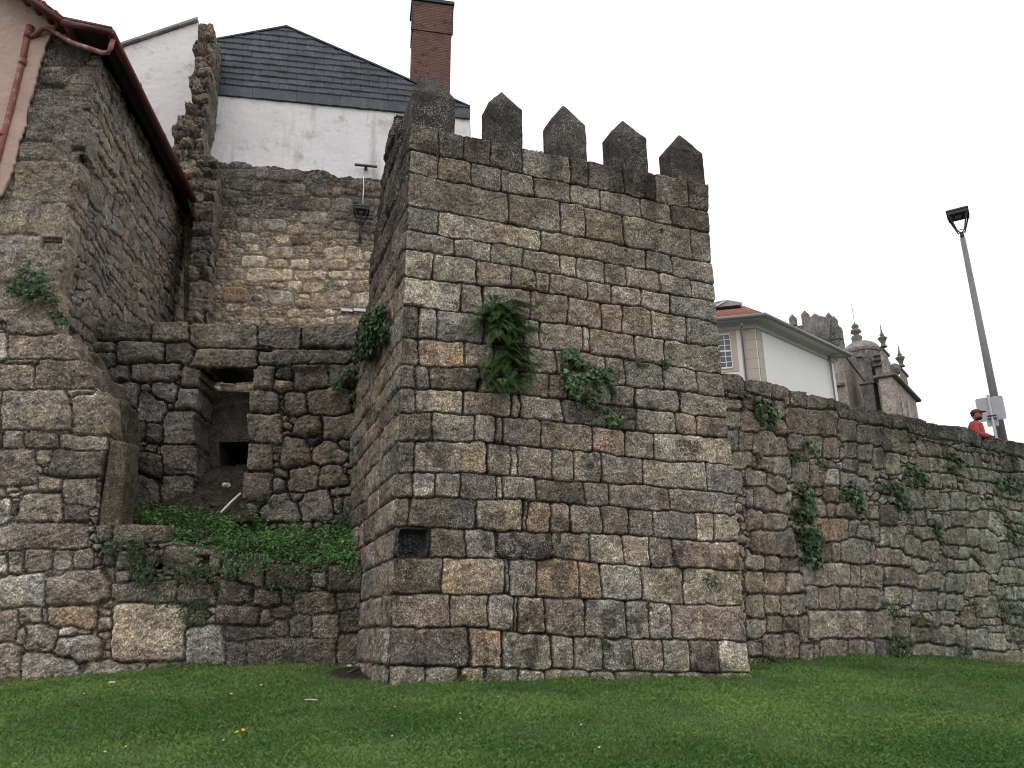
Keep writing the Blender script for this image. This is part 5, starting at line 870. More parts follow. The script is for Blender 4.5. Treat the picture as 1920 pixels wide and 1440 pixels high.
u0_ = epr.off(-.4).uv(K(1130, 800))[0]; u1_ = epr.off(-.4).uv(K(1360, 1000))[0]; zb_ = ez + .02
mb = MB(); pe = epr.off(-.4); mb.prism([pe.pt(u0_, ez), pe.pt(u1_, ez), pe.pt(u1_, ez + .25), pe.pt(u0_, ez + .25)], -pe.n * .3); mb.prism([pe.pt(u0_, ez + 1.0), pe.pt(u1_, ez + 1.0), pe.pt(u1_, ez + 1.25), pe.pt(u0_, ez + 1.25)], -pe.n * .35)
for t in np.linspace(u0_, u1_, 14): mb.prism([pe.pt(t, ez + .2), pe.pt(t + .22, ez + .2), pe.pt(t + .22, ez + 1.02), pe.pt(t, ez + 1.02)], -pe.n * .2)
mb.build('balustrade', M['church_dark'], ch)
for yy in (540,): ell('urn', epr.off(-.4).pt(epr.off(-.4).uv(K(1195, 850))[0], ez + 1.55), .45, .45, .5, M['church_dark'], ch, None, 3, 1)
# crenellated wall tower in front of the church
cw = empty('crenellated_tower', [*at(1520, 700, 52)[:2], STZ], 'small distant crenellated tower rising behind the white house roof', 'tower')
PAL['c'] = (.15, .145, .138); PAL['e'] = (.11, .107, .102); M['cren'] = stone_mat('crenellation_stone', 1.5, .1, None, .02)
def crenface(pl, u0, u1, z0, z1, k):
    st = autorows(min(u0, u1), max(u0, u1), z0, z1, (.6, .75), (.8, 1.7), [], k, 0.); facing('masonry', pl, [(u0, z0), (u1, z0), (u1, z1), (u0, z1)], st, .09, M['cren'], cw, .3, H=.07, ew=.09, rnd=.06, rough=.03, pal='ce', jit=.2, seed=k)
def ctower(cx, xl, xr, yt, Y, tag_):
    o, pl, pr, q, z1, a, b = block('tower_core', cx, xl, xr, yt, Y, M['church_dark'], cw); zb = z1 - 16; crenface(pl.off(.02), a, 0, zb, z1, 3 + int(cx)); crenface(pr.off(.02), 0, b, zb, z1, 5 + int(cx)); return pl, pr, z1, a, b
def cmerlon(cx, yt, w, Y, yb, k, oct=False):
    p = at(*K(cx, yb), Y) * [1, 1, 0]; m = w * abs(at(*K(cx + 100, yb), Y)[0] - p[0]) / 100 / 2; z = lambda y: at(*K(cx, y), Y)[2]
    if oct: MB().lathe(p, [(m, z(yb + 60) - 1), (m, z(yt + 55)), (m * .75, z(yt + 25)), (.05, z(yt))], 12).build('merlon', M['church_dark'], cw)
    else:
        e, n = hd(-55), hd(37); c = [p + e * a * m * .8 + n * b * m * .8 for a, b in ((-1, -1), (1, -1), (1, 1), (-1, 1))]; z0, z1, z2 = z(yb + 20), z(yt + 50), z(yt); V = [q + [0, 0, z0] for q in c] + [q + [0, 0, z1] for q in c] + [p + [0, 0, z2]]
        pymesh('merlon', V, [(0, 1, 2, 3), (0, 1, 5, 4), (1, 2, 6, 5), (2, 3, 7, 6), (3, 0, 4, 7), (4, 5, 8), (5, 6, 8), (6, 7, 8), (7, 4, 8)], M['church_dark'], cw, bevel=.02)
ctower(270, 25, 300, 275, 82, 'a'); ctower(548, 350, 590, 292, 80, 'b')
MB().tube([at(*K(310, 600), 80.5), at(*K(310, 250), 80.5)], 1.35, 14).build('round_shaft', M['church_dark'], cw, True)
for a in ((47, 172, 85, 84, 290, 1), (190, 130, 92, 83, 270, 2), (300, 168, 100, 80.8, 280, 3, True), (362, 240, 52, 85, 300, 4), (458, 150, 72, 80.8, 292, 5), (508, 188, 82, 82, 292, 6)): cmerlon(*a)
for k_, (x_, y_) in enumerate([(582, 415)]): pk = Plane(at(*K(x_, y_), 79)[:2], -75); MB().prism([pk.P(K(*p)) for p in ((572, 448), (594, 446), (594, 392), (572, 394))], -pk.n * .6).build('corner_block', M['church_dark'], cw)
# ------------------------------------------------------------------ plants
def leafmesh(name, C, T, Nn, size, cols, mat, parent=None, loc=None, shape='ivy', bend=.25):
    """many small leaves: C centres, T tip directions, Nn leaf normals"""
    C = np.asarray(C, dtype=float); T = np.asarray(T, dtype=float); Nn = np.asarray(Nn, dtype=float); n = len(C); T /= np.linalg.norm(T, axis=1)[:, None]; Nn = Nn - T * (Nn * T).sum(1)[:, None]; Nn /= np.linalg.norm(Nn, axis=1)[:, None] + 1e-9; W = np.cross(T, Nn); s = np.asarray(size)[:, None]
    if shape == 'ivy': pt = [(0, 0, 0), (-.42, -.12, -.06), (-.5, .3, -.1), (-.18, .5, .0), (0, 1.0, -.12), (.18, .5, .0), (.5, .3, -.1), (.42, -.12, -.06), (0, .42, .06)]; fs = [(0, 1, 8), (1, 2, 8), (2, 3, 8), (3, 4, 8), (4, 5, 8), (5, 6, 8), (6, 7, 8), (7, 0, 8)]
    elif shape == 'oval': pt = [(0, 0, 0), (-.33, .45, -.06), (0, 1, -.14), (.33, .45, -.06), (0, .48, .05)]; fs = [(0, 1, 4), (1, 2, 4), (2, 3, 4), (3, 0, 4)]
    elif shape == 'pin': pt = [(0, 0, 0), (-.10, .35, 0), (0, 1, -.1), (.10, .35, 0)]; fs = [(0, 1, 2), (0, 2, 3)]
    else: pt = [(-.07, 0, 0), (.07, 0, 0), (0, 1, -.25)]; fs = [(0, 1, 2)]
    V = np.concatenate([C + s * (W * a + T * b + Nn * c) for a, b, c in pt]); k = np.arange(n); Fq = np.concatenate([np.stack([k + n * i for i in f], 1) for f in fs]); col = np.tile(cols, (len(pt), 1)); return npmesh(name, V, Fq, mat, parent, col, False, loc=loc)
def inpx(poly, n, rs):
    P = np.array(poly); lo, hi = P.min(0), P.max(0); out = []
    while len(out) < n:
        q = rs.uniform(lo, hi, (n * 2, 2)); m = inpoly(q[:, 0], q[:, 1], poly); out += list(q[m])
    return np.array(out[:n])
def lcol(n, rs, a=(.028, .058, .024), b=(.085, .145, .05), p=.22):
    t = np.clip(rs.rand(n) ** (1 / p * .45), 0, 1)[:, None]; return (np.array(a) * (1 - t) + np.array(b) * t) * rs.uniform(.7, 1.25, (n, 1))
def ivy(label, pl, poly, dens=1., size=.075, out=.16, seed=1, group='ivy plants on the old walls', name='ivy_plant', cat='ivy', shape='ivy', light=.22, stems=7, a=(.020, .045, .020), b=(.12, .20, .08)):
    rs = np.random.RandomState(seed); uvp = [pl.uv(p) for p in poly]; ar = abs(sum(uvp[i][0] * uvp[(i + 1) % len(uvp)][1] - uvp[(i + 1) % len(uvp)][0] * uvp[i][1] for i in range(len(uvp))) / 2); n = int(max(30, min(12000, dens * ar * 5.2 / size ** 2)))
    q = inpx(poly, n * 2, rs); cl = fbm(q[:, 0] / 14, q[:, 1] / 14, 1., 2, seed % 7); q = q[cl > np.sort(cl)[int(len(cl) * .38)]][:n]; n = len(q); U = np.array([pl.uv(p) for p in q]) 
    ce = U.mean(0); sp = U.std(0) + 1e-3; edge = np.clip(1 - (((U - ce) / sp) ** 2).sum(1) / 6, .1, 1); o = .05 + rs.rand(n) * out * edge
    C = pl.A + U[:, :1] * pl.e + o[:, None] * pl.n; C[:, 2] = U[:, 1]
    T = np.array([0, 0, -1.]) + pl.e * rs.normal(0, .6, (n, 1)) + pl.n * rs.uniform(0, .6, (n, 1)); T[:, 2] += rs.normal(0, .3, n); Nn = pl.n * .8 + np.array([0, 0, .55]) + rs.normal(0, .4, (n, 3))
    root = empty(name, pl.pt(ce[0], U[:, 1].min()), label, cat, group); dep = np.clip(o / (out + .05), 0, 1)[:, None]
    leafmesh('leaves', C, T, Nn, size * rs.uniform(.45, 1.15, n), lcol(n, rs, a, b, light) * rs.uniform(.65, 1.5, (n, 1)), M['leaf'], root, shape=shape)
    if stems:
        mb = MB(); top = U[np.argsort(-U[:, 1])[:max(3, n // 8)]]
        for k in range(stems):
            s = top.mean(0); e = U[rs.randint(n)]; P = [pl.pt(s[0] * (1 - t) + e[0] * t + .04 * math.sin(7 * t + k), s[1] * (1 - t) + e[1] * t, .05 + .05 * math.sin(3 * t)) for t in np.linspace(0, 1, 6)]; mb.tube(P, .006, 5)
        mb.build('stems', M['stem'], root)
    return root
zz2 = lambda L, z: [z(*p) for p in L]
ivy('ivy clump spilling over the foot of the stone quoin at the left edge', LBF.off(.12), [(8, 548), (30, 520), (62, 490), (80, 495), (92, 525), (110, 555), (128, 570), (136, 608), (120, 622), (105, 600), (88, 585), (70, 560), (55, 578), (42, 562)], 1.1, .085, .25, 1)
TIV = Plane(TS.pt(0, 0, .06)[:2], -20)
ivy('dense ivy hanging on the upper left side of the tower by the light strip', TIV, [(690, 600), (712, 580), (731, 572), (734, 610), (733, 635), (712, 668), (694, 690), (680, 668), (678, 640), (683, 618)], 1.5, .10, .30, 2, light=.35)
ivy('ivy in the corner where the inner wall meets the tower side', IW.off(.12), [(622, 722), (640, 700), (668, 684), (682, 668), (690, 690), (684, 720), (676, 745), (663, 752), (645, 738), (630, 738)], 1.2, .085, .28, 3)
ivy('ivy with light green leaves trailing from the middle of the tower front', TF, zz2([(1000, 525), (1040, 515), (1100, 520), (1110, 560), (1180, 610), (1250, 600), (1275, 680), (1275, 720), (1240, 760), (1230, 800), (1190, 800), (1150, 760), (1080, 745), (1050, 700), (1030, 650), (1035, 600)], Z2), 1.7, .08, .22, 4, light=.42)
ivy('small ivy tuft just below the trailing ivy on the tower front', TF, zz2([(1220, 830), (1260, 800), (1330, 820), (1345, 845), (1290, 865), (1240, 858)], Z2), 1., .075, .12, 5, light=.4)
ivy('tiny green sprig in a joint right of the trailing ivy', TF, zz2([(1365, 565), (1420, 558), (1440, 580), (1400, 600), (1375, 590)], Z2), .9, .05, .06, 6, stems=1)
ivy('tiny dark sprig hanging beside the right-hand joint above the inscription', TF, zz2([(1455, 580), (1500, 560), (1520, 590), (1500, 615), (1470, 608)], Z2), .9, .05, .06, 7, stems=1)
for k, (lab, poly, kw) in enumerate([
    ('ivy hanging from the coping of the long wall next to the tower', [(95, 140), (130, 130), (180, 165), (225, 200), (268, 235), (266, 270), (240, 305), (215, 290), (185, 255), (150, 215), (105, 175)], dict(size=.11, dens=1.1, out=.22)),
    ('tall dark column of ivy on the long wall', [(310, 540), (330, 510), (400, 505), (415, 560), (425, 640), (440, 740), (455, 830), (470, 905), (440, 930), (380, 930), (372, 860), (365, 790), (330, 730), (318, 640)], dict(size=.115, dens=1.25, out=.3)),
    ('rounded ivy patch right of the tall ivy column', [(545, 560), (560, 520), (605, 510), (625, 560), (655, 600), (665, 650), (685, 690), (640, 700), (620, 660), (575, 640), (550, 600)], dict(size=.11, dens=1.1)),
    ('slanting ivy strand in the middle of the long wall', [(705, 535), (750, 530), (820, 545), (840, 600), (885, 660), (880, 695), (845, 690), (800, 640), (780, 590), (730, 565)], dict(size=.11, dens=.8)),
    ('loose ivy tuft under the dark stained coping', [(835, 480), (870, 460), (930, 500), (965, 530), (940, 575), (880, 560), (840, 530)], dict(size=.11, dens=.6)),
    ('faint creeper patch below the dark coping near the person', [(1000, 430), (1040, 395), (1090, 420), (1115, 460), (1070, 485), (1015, 470)], dict(size=.11, dens=.6)),
    ('thin creeper climbing just left of the red stones of the long wall', [(320, 420), (375, 345), (420, 350), (470, 400), (495, 470), (450, 460), (420, 400), (380, 420), (345, 460)], dict(size=.10, dens=.5)),
    ('small creeper at the upper left of the long wall', [(155, 400), (190, 395), (200, 440), (170, 460)], dict(size=.08, dens=.6)),
    ('sparse creeper along the upper right edge of the long wall', [(1240, 520), (1390, 500), (1395, 600), (1330, 560), (1290, 620), (1240, 590)], dict(size=.11, dens=.45)),
    ('sparse creeper at the far right of the long wall', [(1250, 640), (1390, 720), (1395, 860), (1330, 830), (1270, 720)], dict(size=.11, dens=.25)),
    ('creeper strand hanging below the slanting ivy strand', [(940, 690), (980, 700), (1010, 770), (990, 790), (960, 740)], dict(size=.09, dens=.7))]):
    kw.setdefault('out', .16); ivy(lab, RW, zz2(poly, Z7), seed=20 + k, group='ivy plants on the old walls', **kw)
for k, (lab, poly, kw) in enumerate([
    ('leafy weeds bushing out at the foot of the long wall', [(930, 1120), (1000, 1100), (1110, 1140), (1115, 1290), (1040, 1320), (960, 1290)], dict(size=.075, dens=.9)),
    ('small weeds in a gap above the big tan stone of the long wall', [(870, 890), (930, 900), (1000, 960), (1040, 1020), (980, 1000), (900, 930)], dict(size=.07, dens=.6)),
    ('weedy strip between small stones in the lower middle of the long wall', [(1080, 930), (1150, 960), (1270, 1050), (1280, 1090), (1150, 1100), (1100, 1010)], dict(size=.07, dens=.5)),
    ('weeds low on the right part of the long wall', [(1410, 1180), (1490, 1190), (1500, 1250), (1430, 1270)], dict(size=.07, dens=.8)),
    ('green tangle on the far lower right of the long wall', [(1600, 840), (1700, 820), (1780, 880), (1870, 950), (1870, 1080), (1780, 1120), (1700, 960)], dict(size=.08, dens=.35)),
    ('grassy weeds at the foot of the wall beside the tower', [(80, 1270), (120, 1245), (210, 1270), (220, 1300), (120, 1310)], dict(size=.06, dens=1.)),
    ('weeds hanging in the joints right of the dark stones', [(1480, 830), (1520, 850), (1560, 960), (1560, 1000), (1520, 960), (1490, 900)], dict(size=.07, dens=.5))]):
    ivy(lab, RW.off(.03), zz2(poly, Z9), seed=50 + k, group='weeds in the long wall', name='wall_weed', cat='weed', shape='oval', out=.14, stems=3, a=(.03, .055, .02), b=(.09, .14, .04), **kw)
for k, (lab, pl_, z_, poly, kw) in enumerate([
    ('bramble hanging over the herb terrace wall below the flat cap stone', LW, Z5, [(560, 430), (600, 395), (690, 400), (760, 385), (860, 400), (920, 430), (905, 500), (890, 560), (960, 560), (1080, 570), (1110, 545), (1180, 530), (1230, 600), (1240, 660), (1225, 715), (1160, 700), (1090, 660), (980, 620), (880, 645), (780, 640), (740, 570), (720, 480), (620, 480)], dict(size=.055, dens=.85, out=.22, stems=16)),
    ('thin bramble trailing down beside the big pale stone', LW, Z5, [(780, 745), (900, 720), (1060, 740), (1200, 700), (1240, 740), (1215, 860), (1150, 870), (1060, 880), (1010, 830), (960, 780), (860, 775)], dict(size=.045, dens=.42, out=.14, stems=8)),
    ('dark leafy tuft on the right half of the terrace wall', LW, Z6, [(1160, 680), (1240, 600), (1330, 600), (1350, 660), (1420, 700), (1340, 750), (1270, 760), (1200, 720)], dict(size=.05, dens=.45, out=.14)),
    ('small tuft on the mossy stones left of the tower corner', LW, Z6, [(870, 600), (960, 590), (1000, 640), (920, 660)], dict(size=.045, dens=.4)),
    ('bright little fern in a joint left of the doorway', IW, Z4, [(375, 500), (430, 505), (465, 545), (440, 565), (395, 540)], dict(size=.06, dens=.6, light=.6)),
    ('leafy weed rooted at the foot of the right door jamb', IW, Z4, [(1095, 1250), (1150, 1150), (1190, 1160), (1250, 1200), (1240, 1230), (1180, 1280), (1110, 1290)], dict(size=.07, dens=.8)),
    ('weed growing behind the right door jamb', IW, Z4, [(1180, 850), (1250, 830), (1250, 930), (1200, 960)], dict(size=.06, dens=.5)),
    ('leafy weed at the right end of the herb bed', IW.off(.3), Z4, [(1610, 1290), (1680, 1200), (1730, 1260), (1740, 1400), (1680, 1390)], dict(size=.07, dens=.9)),
    ('small leafy sprigs on the tower side low in the corner', IW.off(.2), Z4, [(1690, 900), (1740, 890), (1760, 980), (1710, 970)], dict(size=.07, dens=.7)),
    ('moss and tiny weeds in the joint left of the big pale stone', LW, Z5, [(570, 980), (610, 960), (620, 1060), (580, 1080)], dict(size=.03, dens=.5)),
    ('sprig of weeds in the tower joint above the base course', TF, Z3, [(1155, 890), (1200, 895), (1210, 950), (1170, 960)], dict(size=.045, dens=.9, out=.08)),
    ('weeds fanning out near the lower right tower edge', TF, Z3, [(1610, 600), (1650, 615), (1700, 610), (1690, 660), (1650, 700), (1630, 660)], dict(size=.05, dens=.4, out=.08)),
    ('weeds sprouting right of the light block over the recess course', TF, Z3, [(940, 440), (975, 430), (980, 480), (950, 480)], dict(size=.04, dens=.6, out=.06)),
    ('tiny weeds in the joint below the grey-white block', TF, Z3, [(1355, 740), (1400, 740), (1400, 770), (1365, 770)], dict(size=.035, dens=.6, out=.05)),
    ('weeds at the base course beside the small round stone', TF, Z3, [(515, 1060), (550, 1060), (550, 1100), (510, 1100)], dict(size=.04, dens=.9, out=.08))]):
    kw.setdefault('out', .14); kw.setdefault('stems', 3); ivy(lab, pl_.off(.03), zz2(poly, z_), seed=80 + k, group='weeds rooted in the masonry', name='wall_weed', cat='weed', shape='oval', a=(.022, .045, .02), b=(.07, .12, .045), **kw)
def fern(label, p, pl, n, L, seed, spread=1.):
    rs = np.random.RandomState(seed); root = empty('fern', p, label, 'fern', 'ferns on the tower')
    for k in range(n):
        a = rs.uniform(-1.2, 1.2) * spread; up = rs.uniform(-.2, .9); d0 = pl.e * math.sin(a) + pl.n * rs.uniform(.4, .9) + np.array([0, 0, up]); l = L * rs.uniform(.6, 1.1); P = [np.array(p) + pl.e * rs.normal(0, .13) + pl.n * .03 + np.array([0, 0, rs.uniform(-.42, .24)])]; d = d0 / np.linalg.norm(d0); C = []; T = []; Nn = []; Sz = []
        m = 17
        for i in range(m):
            d = d + np.array([0, 0, -.105]); d /= np.linalg.norm(d); P.append(P[-1] + d * l / m); side = np.cross(d, [0, 0, 1.]); side /= np.linalg.norm(side); t = i / m; w = l * .17 * math.sin(math.pi * min(1, (t + .06) ** .7)) + .012
            for sg in (-1, 1):
                tp = side * sg + d * .35 + np.array([0, 0, -.15]); nn = np.cross(side, d)
                C.append(P[-2]); T.append(d + 1e-3 * sg); Nn.append(side); Sz.append(l / m * 1.4); C.append(P[-1]); T.append(tp); Nn.append(nn); Sz.append(w * 1.1)
                for j in range(1, 6):
                    for s2 in (-1, 1): C.append(P[-1] + tp * w * j / 6); T.append(tp * .7 + d * s2); Nn.append(nn); Sz.append(w * .34 * (1 - j * .13))
        c = np.array([.06, .12, .038]) * rs.uniform(.5, 1.4) if rs.rand() > .25 else np.array([.14, .22, .06]); c = np.tile(c, (len(C), 1)) * rs.uniform(.55, 1.45, (len(C), 1)); leafmesh('frond', C, T, Nn, np.array(Sz), c, M['fern'], root, shape='pin')
fern('large fern clump on the upper tower front', TF.P((938, 592), .02), TF, 120, .62, 3, 1.4)
fern('second fern clump hanging directly below the large fern', TF.P((948, 680), .02), TF, 75, .62, 4, 1.1)
fern('small pale fern sprig at the upper right of the large fern', TF.P((990, 552), .02), TF, 7, .28, 5, .8)
# herb bed on the terrace
ivy('herbs spilling over the top edge of the low terrace wall', LW, [(330, 1010), (420, 1025), (520, 1045), (640, 1052), (672, 1050), (672, 1075), (600, 1082), (540, 1070), (440, 1085), (340, 1045)], .55, .055, .2, 140, group='weeds rooted in the masonry', name='wall_weed', cat='weed', shape='oval', stems=3, a=(.04, .09, .03), b=(.13, .25, .07))
rs = np.random.RandomState(3); hp = [(238, 968), (262, 957), (300, 962), (345, 968), (420, 968), (470, 972), (510, 985), (560, 990), (620, 992), (668, 990), (672, 1030), (664, 1062), (600, 1062), (560, 1058), (500, 1046), (440, 1044), (418, 1040), (398, 1024), (330, 1016), (322, 1000), (318, 984), (280, 984), (244, 980)]
me = terr.data; tv = np.array([v.co[:] for v in me.vertices]); m = 30; n_ = 90; G = tv.reshape(m, n_, 3)
def tpt(a, b): i = np.clip((a * (m - 1)).astype(int), 0, m - 2); j = np.clip((b * (n_ - 1)).astype(int), 0, n_ - 2); fa = (a * (m - 1) - i)[:, None]; fb = (b * (n_ - 1) - j)[:, None]; return (G[i, j] * (1 - fb) + G[i, j + 1] * fb) * (1 - fa) + (G[i + 1, j] * (1 - fb) + G[i + 1, j + 1] * fb) * fa
def project(P): Q = (P - EYE) @ R3; return np.stack([960 + F * Q[:, 0] / -Q[:, 2], 720 - F * Q[:, 1] / -Q[:, 2]], 1)
nh = 34000; A = rs.rand(nh); Bb = rs.rand(nh); P = tpt(A, Bb); pp = project(P); k = inpoly(pp[:, 0], pp[:, 1], hp) | ((fbm(P[:, 0], P[:, 1], 2.2, 3, 4) > .35) & (pp[:, 1] > 968) & (pp[:, 0] > 240)); k &= fbm(P[:, 0], P[:, 1], 3.3, 3, 14) > -.42; P = P[k]; nh = len(P); hh = (.02 + .20 * rs.rand(nh) ** 1.2 * np.clip(.8 + 2.0 * fbm(P[:, 0], P[:, 1], 2.6, 3, 1), .1, 2)); P[:, 2] += hh
T = rs.normal(0, 1, (nh, 3)) * [1, 1, .6]; Nn = np.array([0, -.35, 1.]) + rs.normal(0, .45, (nh, 3)); cc = lcol(nh, rs, (.05, .125, .035), (.16, .31, .09), .4) * (1 + .7 * fbm(P[:, 0], P[:, 1], 2.8, 3, 9))[:, None]
hb = leafmesh('herb_bed', P, T, Nn, rs.uniform(.022, .075, nh) * (1 + .4 * fbm(P[:, 0], P[:, 1], 3.1, 2, 5)), cc, M['leaf'], shape='oval'); meta(hb, kind='stuff')
# lawn blades
def scatter(n, rs, y0, y1):
    Y = rs.uniform(y0 ** .5, y1 ** .5, n) ** 2; X = Y * rs.uniform(-.86, .84, n); return X, Y
def front(X, Y):
    """true where the lawn lies in front of the walls"""
    P = np.stack([X, Y], 1); s = lambda pl, o=0.: (P - pl.A[:2]) @ pl.n[:2] > o
    tow = ~((((P - TF.A[:2]) @ TF.n[:2]) < .02) & (((P - TF.A[:2]) @ TF.e[:2]) > -.02) & (((P - TF.A[:2]) @ TF.e[:2]) < 6.0)); patch = ((X + 2.32) / .45) ** 2 + ((Y - 13.5) / .65) ** 2 + .9 * fbm(X, Y, 3, 2, 3) > 1
    return tow & patch & (s(LW, -.02) | (X > -2.0)) & (s(RW, -.02) | (X < 4.2)) & ~((X > -2.0) & (X < 4.2) & (Y > 15))
rs = np.random.RandomState(5); X, Y = scatter(540000, rs, 5.9, 20.5); k = front(X, Y); X, Y = X[k], Y[k]; n = len(X); h = rs.uniform(.022, .062, n) * (1 + .9 * fbm(X, Y, 1.3, 4, 2, .65)) * (.9 + .012 * Y); Pxy = np.stack([X, Y], 1)
dw = np.minimum(np.abs((Pxy - TF.A[:2]) @ TF.n[:2]) + 9 * ((X < -2) | (X > 4.2)), np.minimum(np.abs((Pxy - LW.A[:2]) @ LW.n[:2]) + 9 * (X > -2.5), np.abs((Pxy - RW.A[:2]) @ RW.n[:2]) + 9 * (X < 4)))
h = h * (1 + 1.4 * np.exp(-dw / .09) * (rs.rand(n) < .6)); w = rs.uniform(.0022, .0042, n) * (1 + .05 * Y)
Zg = gz(X, Y) - .004; a = rs.uniform(0, 2 * math.pi, n); ln = rs.uniform(.1, .8, n); d = np.stack([np.cos(a) * ln, np.sin(a) * ln, np.ones(n)], 1); C = np.stack([X, Y, Zg], 1); b = rs.uniform(0, 2 * math.pi, n); W = np.stack([np.cos(b), np.sin(b), 0 * b], 1)
V = np.concatenate([C - W * w[:, None], C + W * w[:, None], C + d * (h * .6)[:, None] + W * (w * .8)[:, None], C + d * h[:, None] + np.stack([np.cos(a), np.sin(a), -1 + 0 * a], 1) * (h * .25)[:, None]])
pt = fbm(X, Y, .8, 4, 6)[:, None]; big = fbm(X, Y, .28, 2, 8)[:, None]; t = np.clip(rs.rand(n, 1) * .7 + pt * .5 + .4 * big, 0, 1); cc = np.array([.056, .135, .028]) * (1 - t) + np.array([.225, .34, .09]) * t; dry = rs.rand(n) < .03; cc[dry] = [.16, .15, .07]; cc = cc * rs.uniform(.8, 1.35, (n, 1))
i = np.arange(n); Fq = np.concatenate([np.stack([i, i + n, i + 2 * n], 1), np.stack([i, i + 2 * n, i + 3 * n], 1)]); o = npmesh('lawn_grass', V, Fq, M['grass'], None, np.tile(cc, (4, 1)), False); meta(o, kind='stuff')
X, Y = scatter(160000, rs, 5.9, 17); k = front(X, Y) & (fbm(X, Y, .9, 3, 31) > -.05); X, Y = X[k], Y[k]; n = len(X); C = np.stack([X, Y, gz(X, Y) + rs.uniform(.008, .04, n)], 1)
o = leafmesh('lawn_clover', C, rs.normal(0, 1, (n, 3)) * [1, 1, .2], np.array([0, -.2, 1.]) + rs.normal(0, .3, (n, 3)), rs.uniform(.010, .026, n), lcol(n, rs, (.045, .12, .03), (.14, .29, .08), .35), M['grass'], shape='oval'); meta(o, kind='stuff')
# flowers and scraps on the lawn, traced from the photograph and set on the ground
def on_ground(x, y):
    d = ray((x, y)); t = 6.
    while t < 22 and (EYE + d * t)[2] > gz((EYE + d * t)[0], (EYE + d * t)[1]): t += .03
    return EYE + d * t
def flower(x, y, col, label, grp, name, r=.013, k=0):
    p = on_ground(x, y); root = empty(name, p, label, 'flower', grp); rr = random.Random(k); n = 11; h = .05; tilt = np.array([rr.uniform(-.3, .3), -.45, 1.]); tilt /= np.linalg.norm(tilt); u = np.cross(tilt, [1, 0, 0]); u /= np.linalg.norm(u); w = np.cross(tilt, u); c = p + [0, 0, h]
    V = []; Fs = []
    for i in range(n):
        a = 2 * math.pi * i / n; d = u * math.cos(a) + w * math.sin(a); e = u * -math.sin(a) + w * math.cos(a); b = len(V); V += [c, c + d * r * .6 + e * r * .22, c + d * r, c + d * r * .6 - e * r * .22]; Fs.append([b, b + 1, b + 2, b + 3])
    pymesh('petals', V, Fs, M[col], root); MB().lathe(c - [0, 0, .001], [(r * .3, 0), (r * .3, .004), (r * .12, .007)], 8).build('flower_centre', M['petal_yellow'], root); MB().tube([p, c], .0015, 5).build('stem', M['stem'], root)
for k, (x, y, lab) in enumerate([(433, 1308, 'yellow dandelion on the lawn below the herb terrace wall'), (443, 1382, 'left of two touching yellow dandelions low in the lawn'), (455, 1378, 'right of two touching yellow dandelions low in the lawn')]): flower(x, y, 'petal_yellow', lab, 'dandelions in the lawn', 'dandelion', .023, k)
for k, (x, y, lab) in enumerate([(489, 1291, 'white daisy right of the upper dandelion'), (235, 1410, 'white daisy near the lower left of the lawn'), (156, 1372 - 64, 'small white daisy near the left wall base'), (934, 1315, 'white daisy in the middle lawn below the tower corner'), (740, 1333, 'small white daisy left of the tower corner, mid lawn'), (735, 1390, 'white daisy low in the lawn below the tower corner'), (863, 1346, 'white daisy in the lawn, below the orange tower stone'), (1090, 1368, 'white daisy in the lawn below the middle of the tower'), (1124, 1412, 'white daisy near the bottom edge of the middle lawn'), (418, 1398, 'white daisy just below the touching dandelions'), (864, 1345 + 12, 'tiny white daisy beneath another daisy in mid lawn'), (195, 1420, 'tiny daisy in the bottom left of the lawn')]): flower(x, y, 'petal_white', lab, 'daisies in the lawn', 'daisy', .012 + .006 * (k in (0, 3)), k)
def stick(x0, y0, x1, y1, label, r=.006, mat='litter', name='stick'):
    a, b = on_ground(x0, y0) + [0, 0, .05], on_ground(x1, y1) + [0, 0, .055]; meta(MB().tube([a, (a + b) / 2 + [0, 0, .004], b], r, 6).build(name, M[mat], None, True, loc=a), label, 'stick')
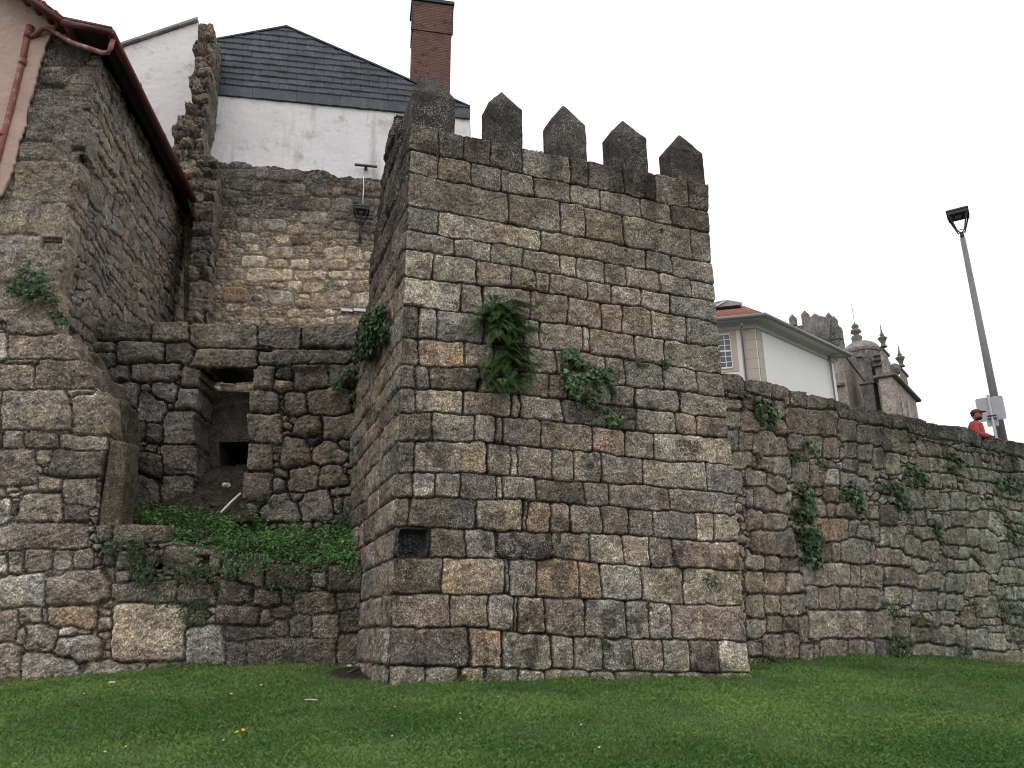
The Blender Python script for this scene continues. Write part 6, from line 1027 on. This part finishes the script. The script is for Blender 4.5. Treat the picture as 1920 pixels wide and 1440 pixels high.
stick(571, 1320, 594, 1321.5, 'thin pale stick lying on the lawn left of the tower', .008); stick(652, 1268, 676, 1259, 'pale twig on the bare soil at the tower corner', .014, 'plain_granite', 'twig')
p = on_ground(210, 1285); crumple(p + [0, 0, .04], .045, 'paper_scrap', 'small white paper scrap on the grass by the left wall base', 21, (1.4, .6, .4)); p = on_ground(655, 1254); crumple(p + [0, 0, .05], .035, 'paper_scrap', 'tiny white scrap on the bare soil by the tower corner', 22)
# ------------------------------------------------------------------ camera, sky, light
cam = bpy.data.cameras.new('camera'); co = bpy.data.objects.new('camera', cam); S.collection.objects.link(co); S.camera = co
cam.sensor_width = 36; cam.lens = F / 1920 * 36; cam.clip_end = 3000; cam.clip_start = .05
mw = Matrix([[*R3[0]], [*R3[1]], [*R3[2]]]).to_4x4(); mw.translation = Vector(EYE); co.matrix_world = mw
w = bpy.data.worlds.new('World'); S.world = w; w.use_nodes = True; nt = w.node_tree; bg = nt.nodes['Background']
sk = nt.nodes.new('ShaderNodeTexSky'); sk.sky_type = 'NISHITA'; sk.sun_disc = False; sk.sun_elevation = math.radians(50); sk.sun_rotation = math.radians(200); sk.air_density = 1; sk.dust_density = 4
c = mixc(nt, sk.outputs[0], (9.6, 9.6, 9.75), .93); nt.links.new(c, bg.inputs[0]); bg.inputs[1].default_value = .115
sun = bpy.data.lights.new('sun', 'SUN'); sun.energy = .5; sun.angle = math.radians(40); sun.color = (1, .97, .93); so_ = bpy.data.objects.new('sun', sun); S.collection.objects.link(so_)
d = Vector((math.sin(math.radians(200)) * math.cos(math.radians(50)), math.cos(math.radians(200)) * math.cos(math.radians(50)), math.sin(math.radians(50)))); so_.rotation_euler = (-d).to_track_quat('-Z', 'Y').to_euler()
S.view_settings.view_transform = 'Standard'; S.view_settings.look = 'None'; S.view_settings.exposure = .08; S.view_settings.gamma = 1
S.cycles.max_bounces = 6; S.cycles.diffuse_bounces = 3; S.cycles.use_adaptive_sampling = True
S.cycles.pixel_filter_type = 'BLACKMAN_HARRIS'; S.cycles.filter_width = 1.0
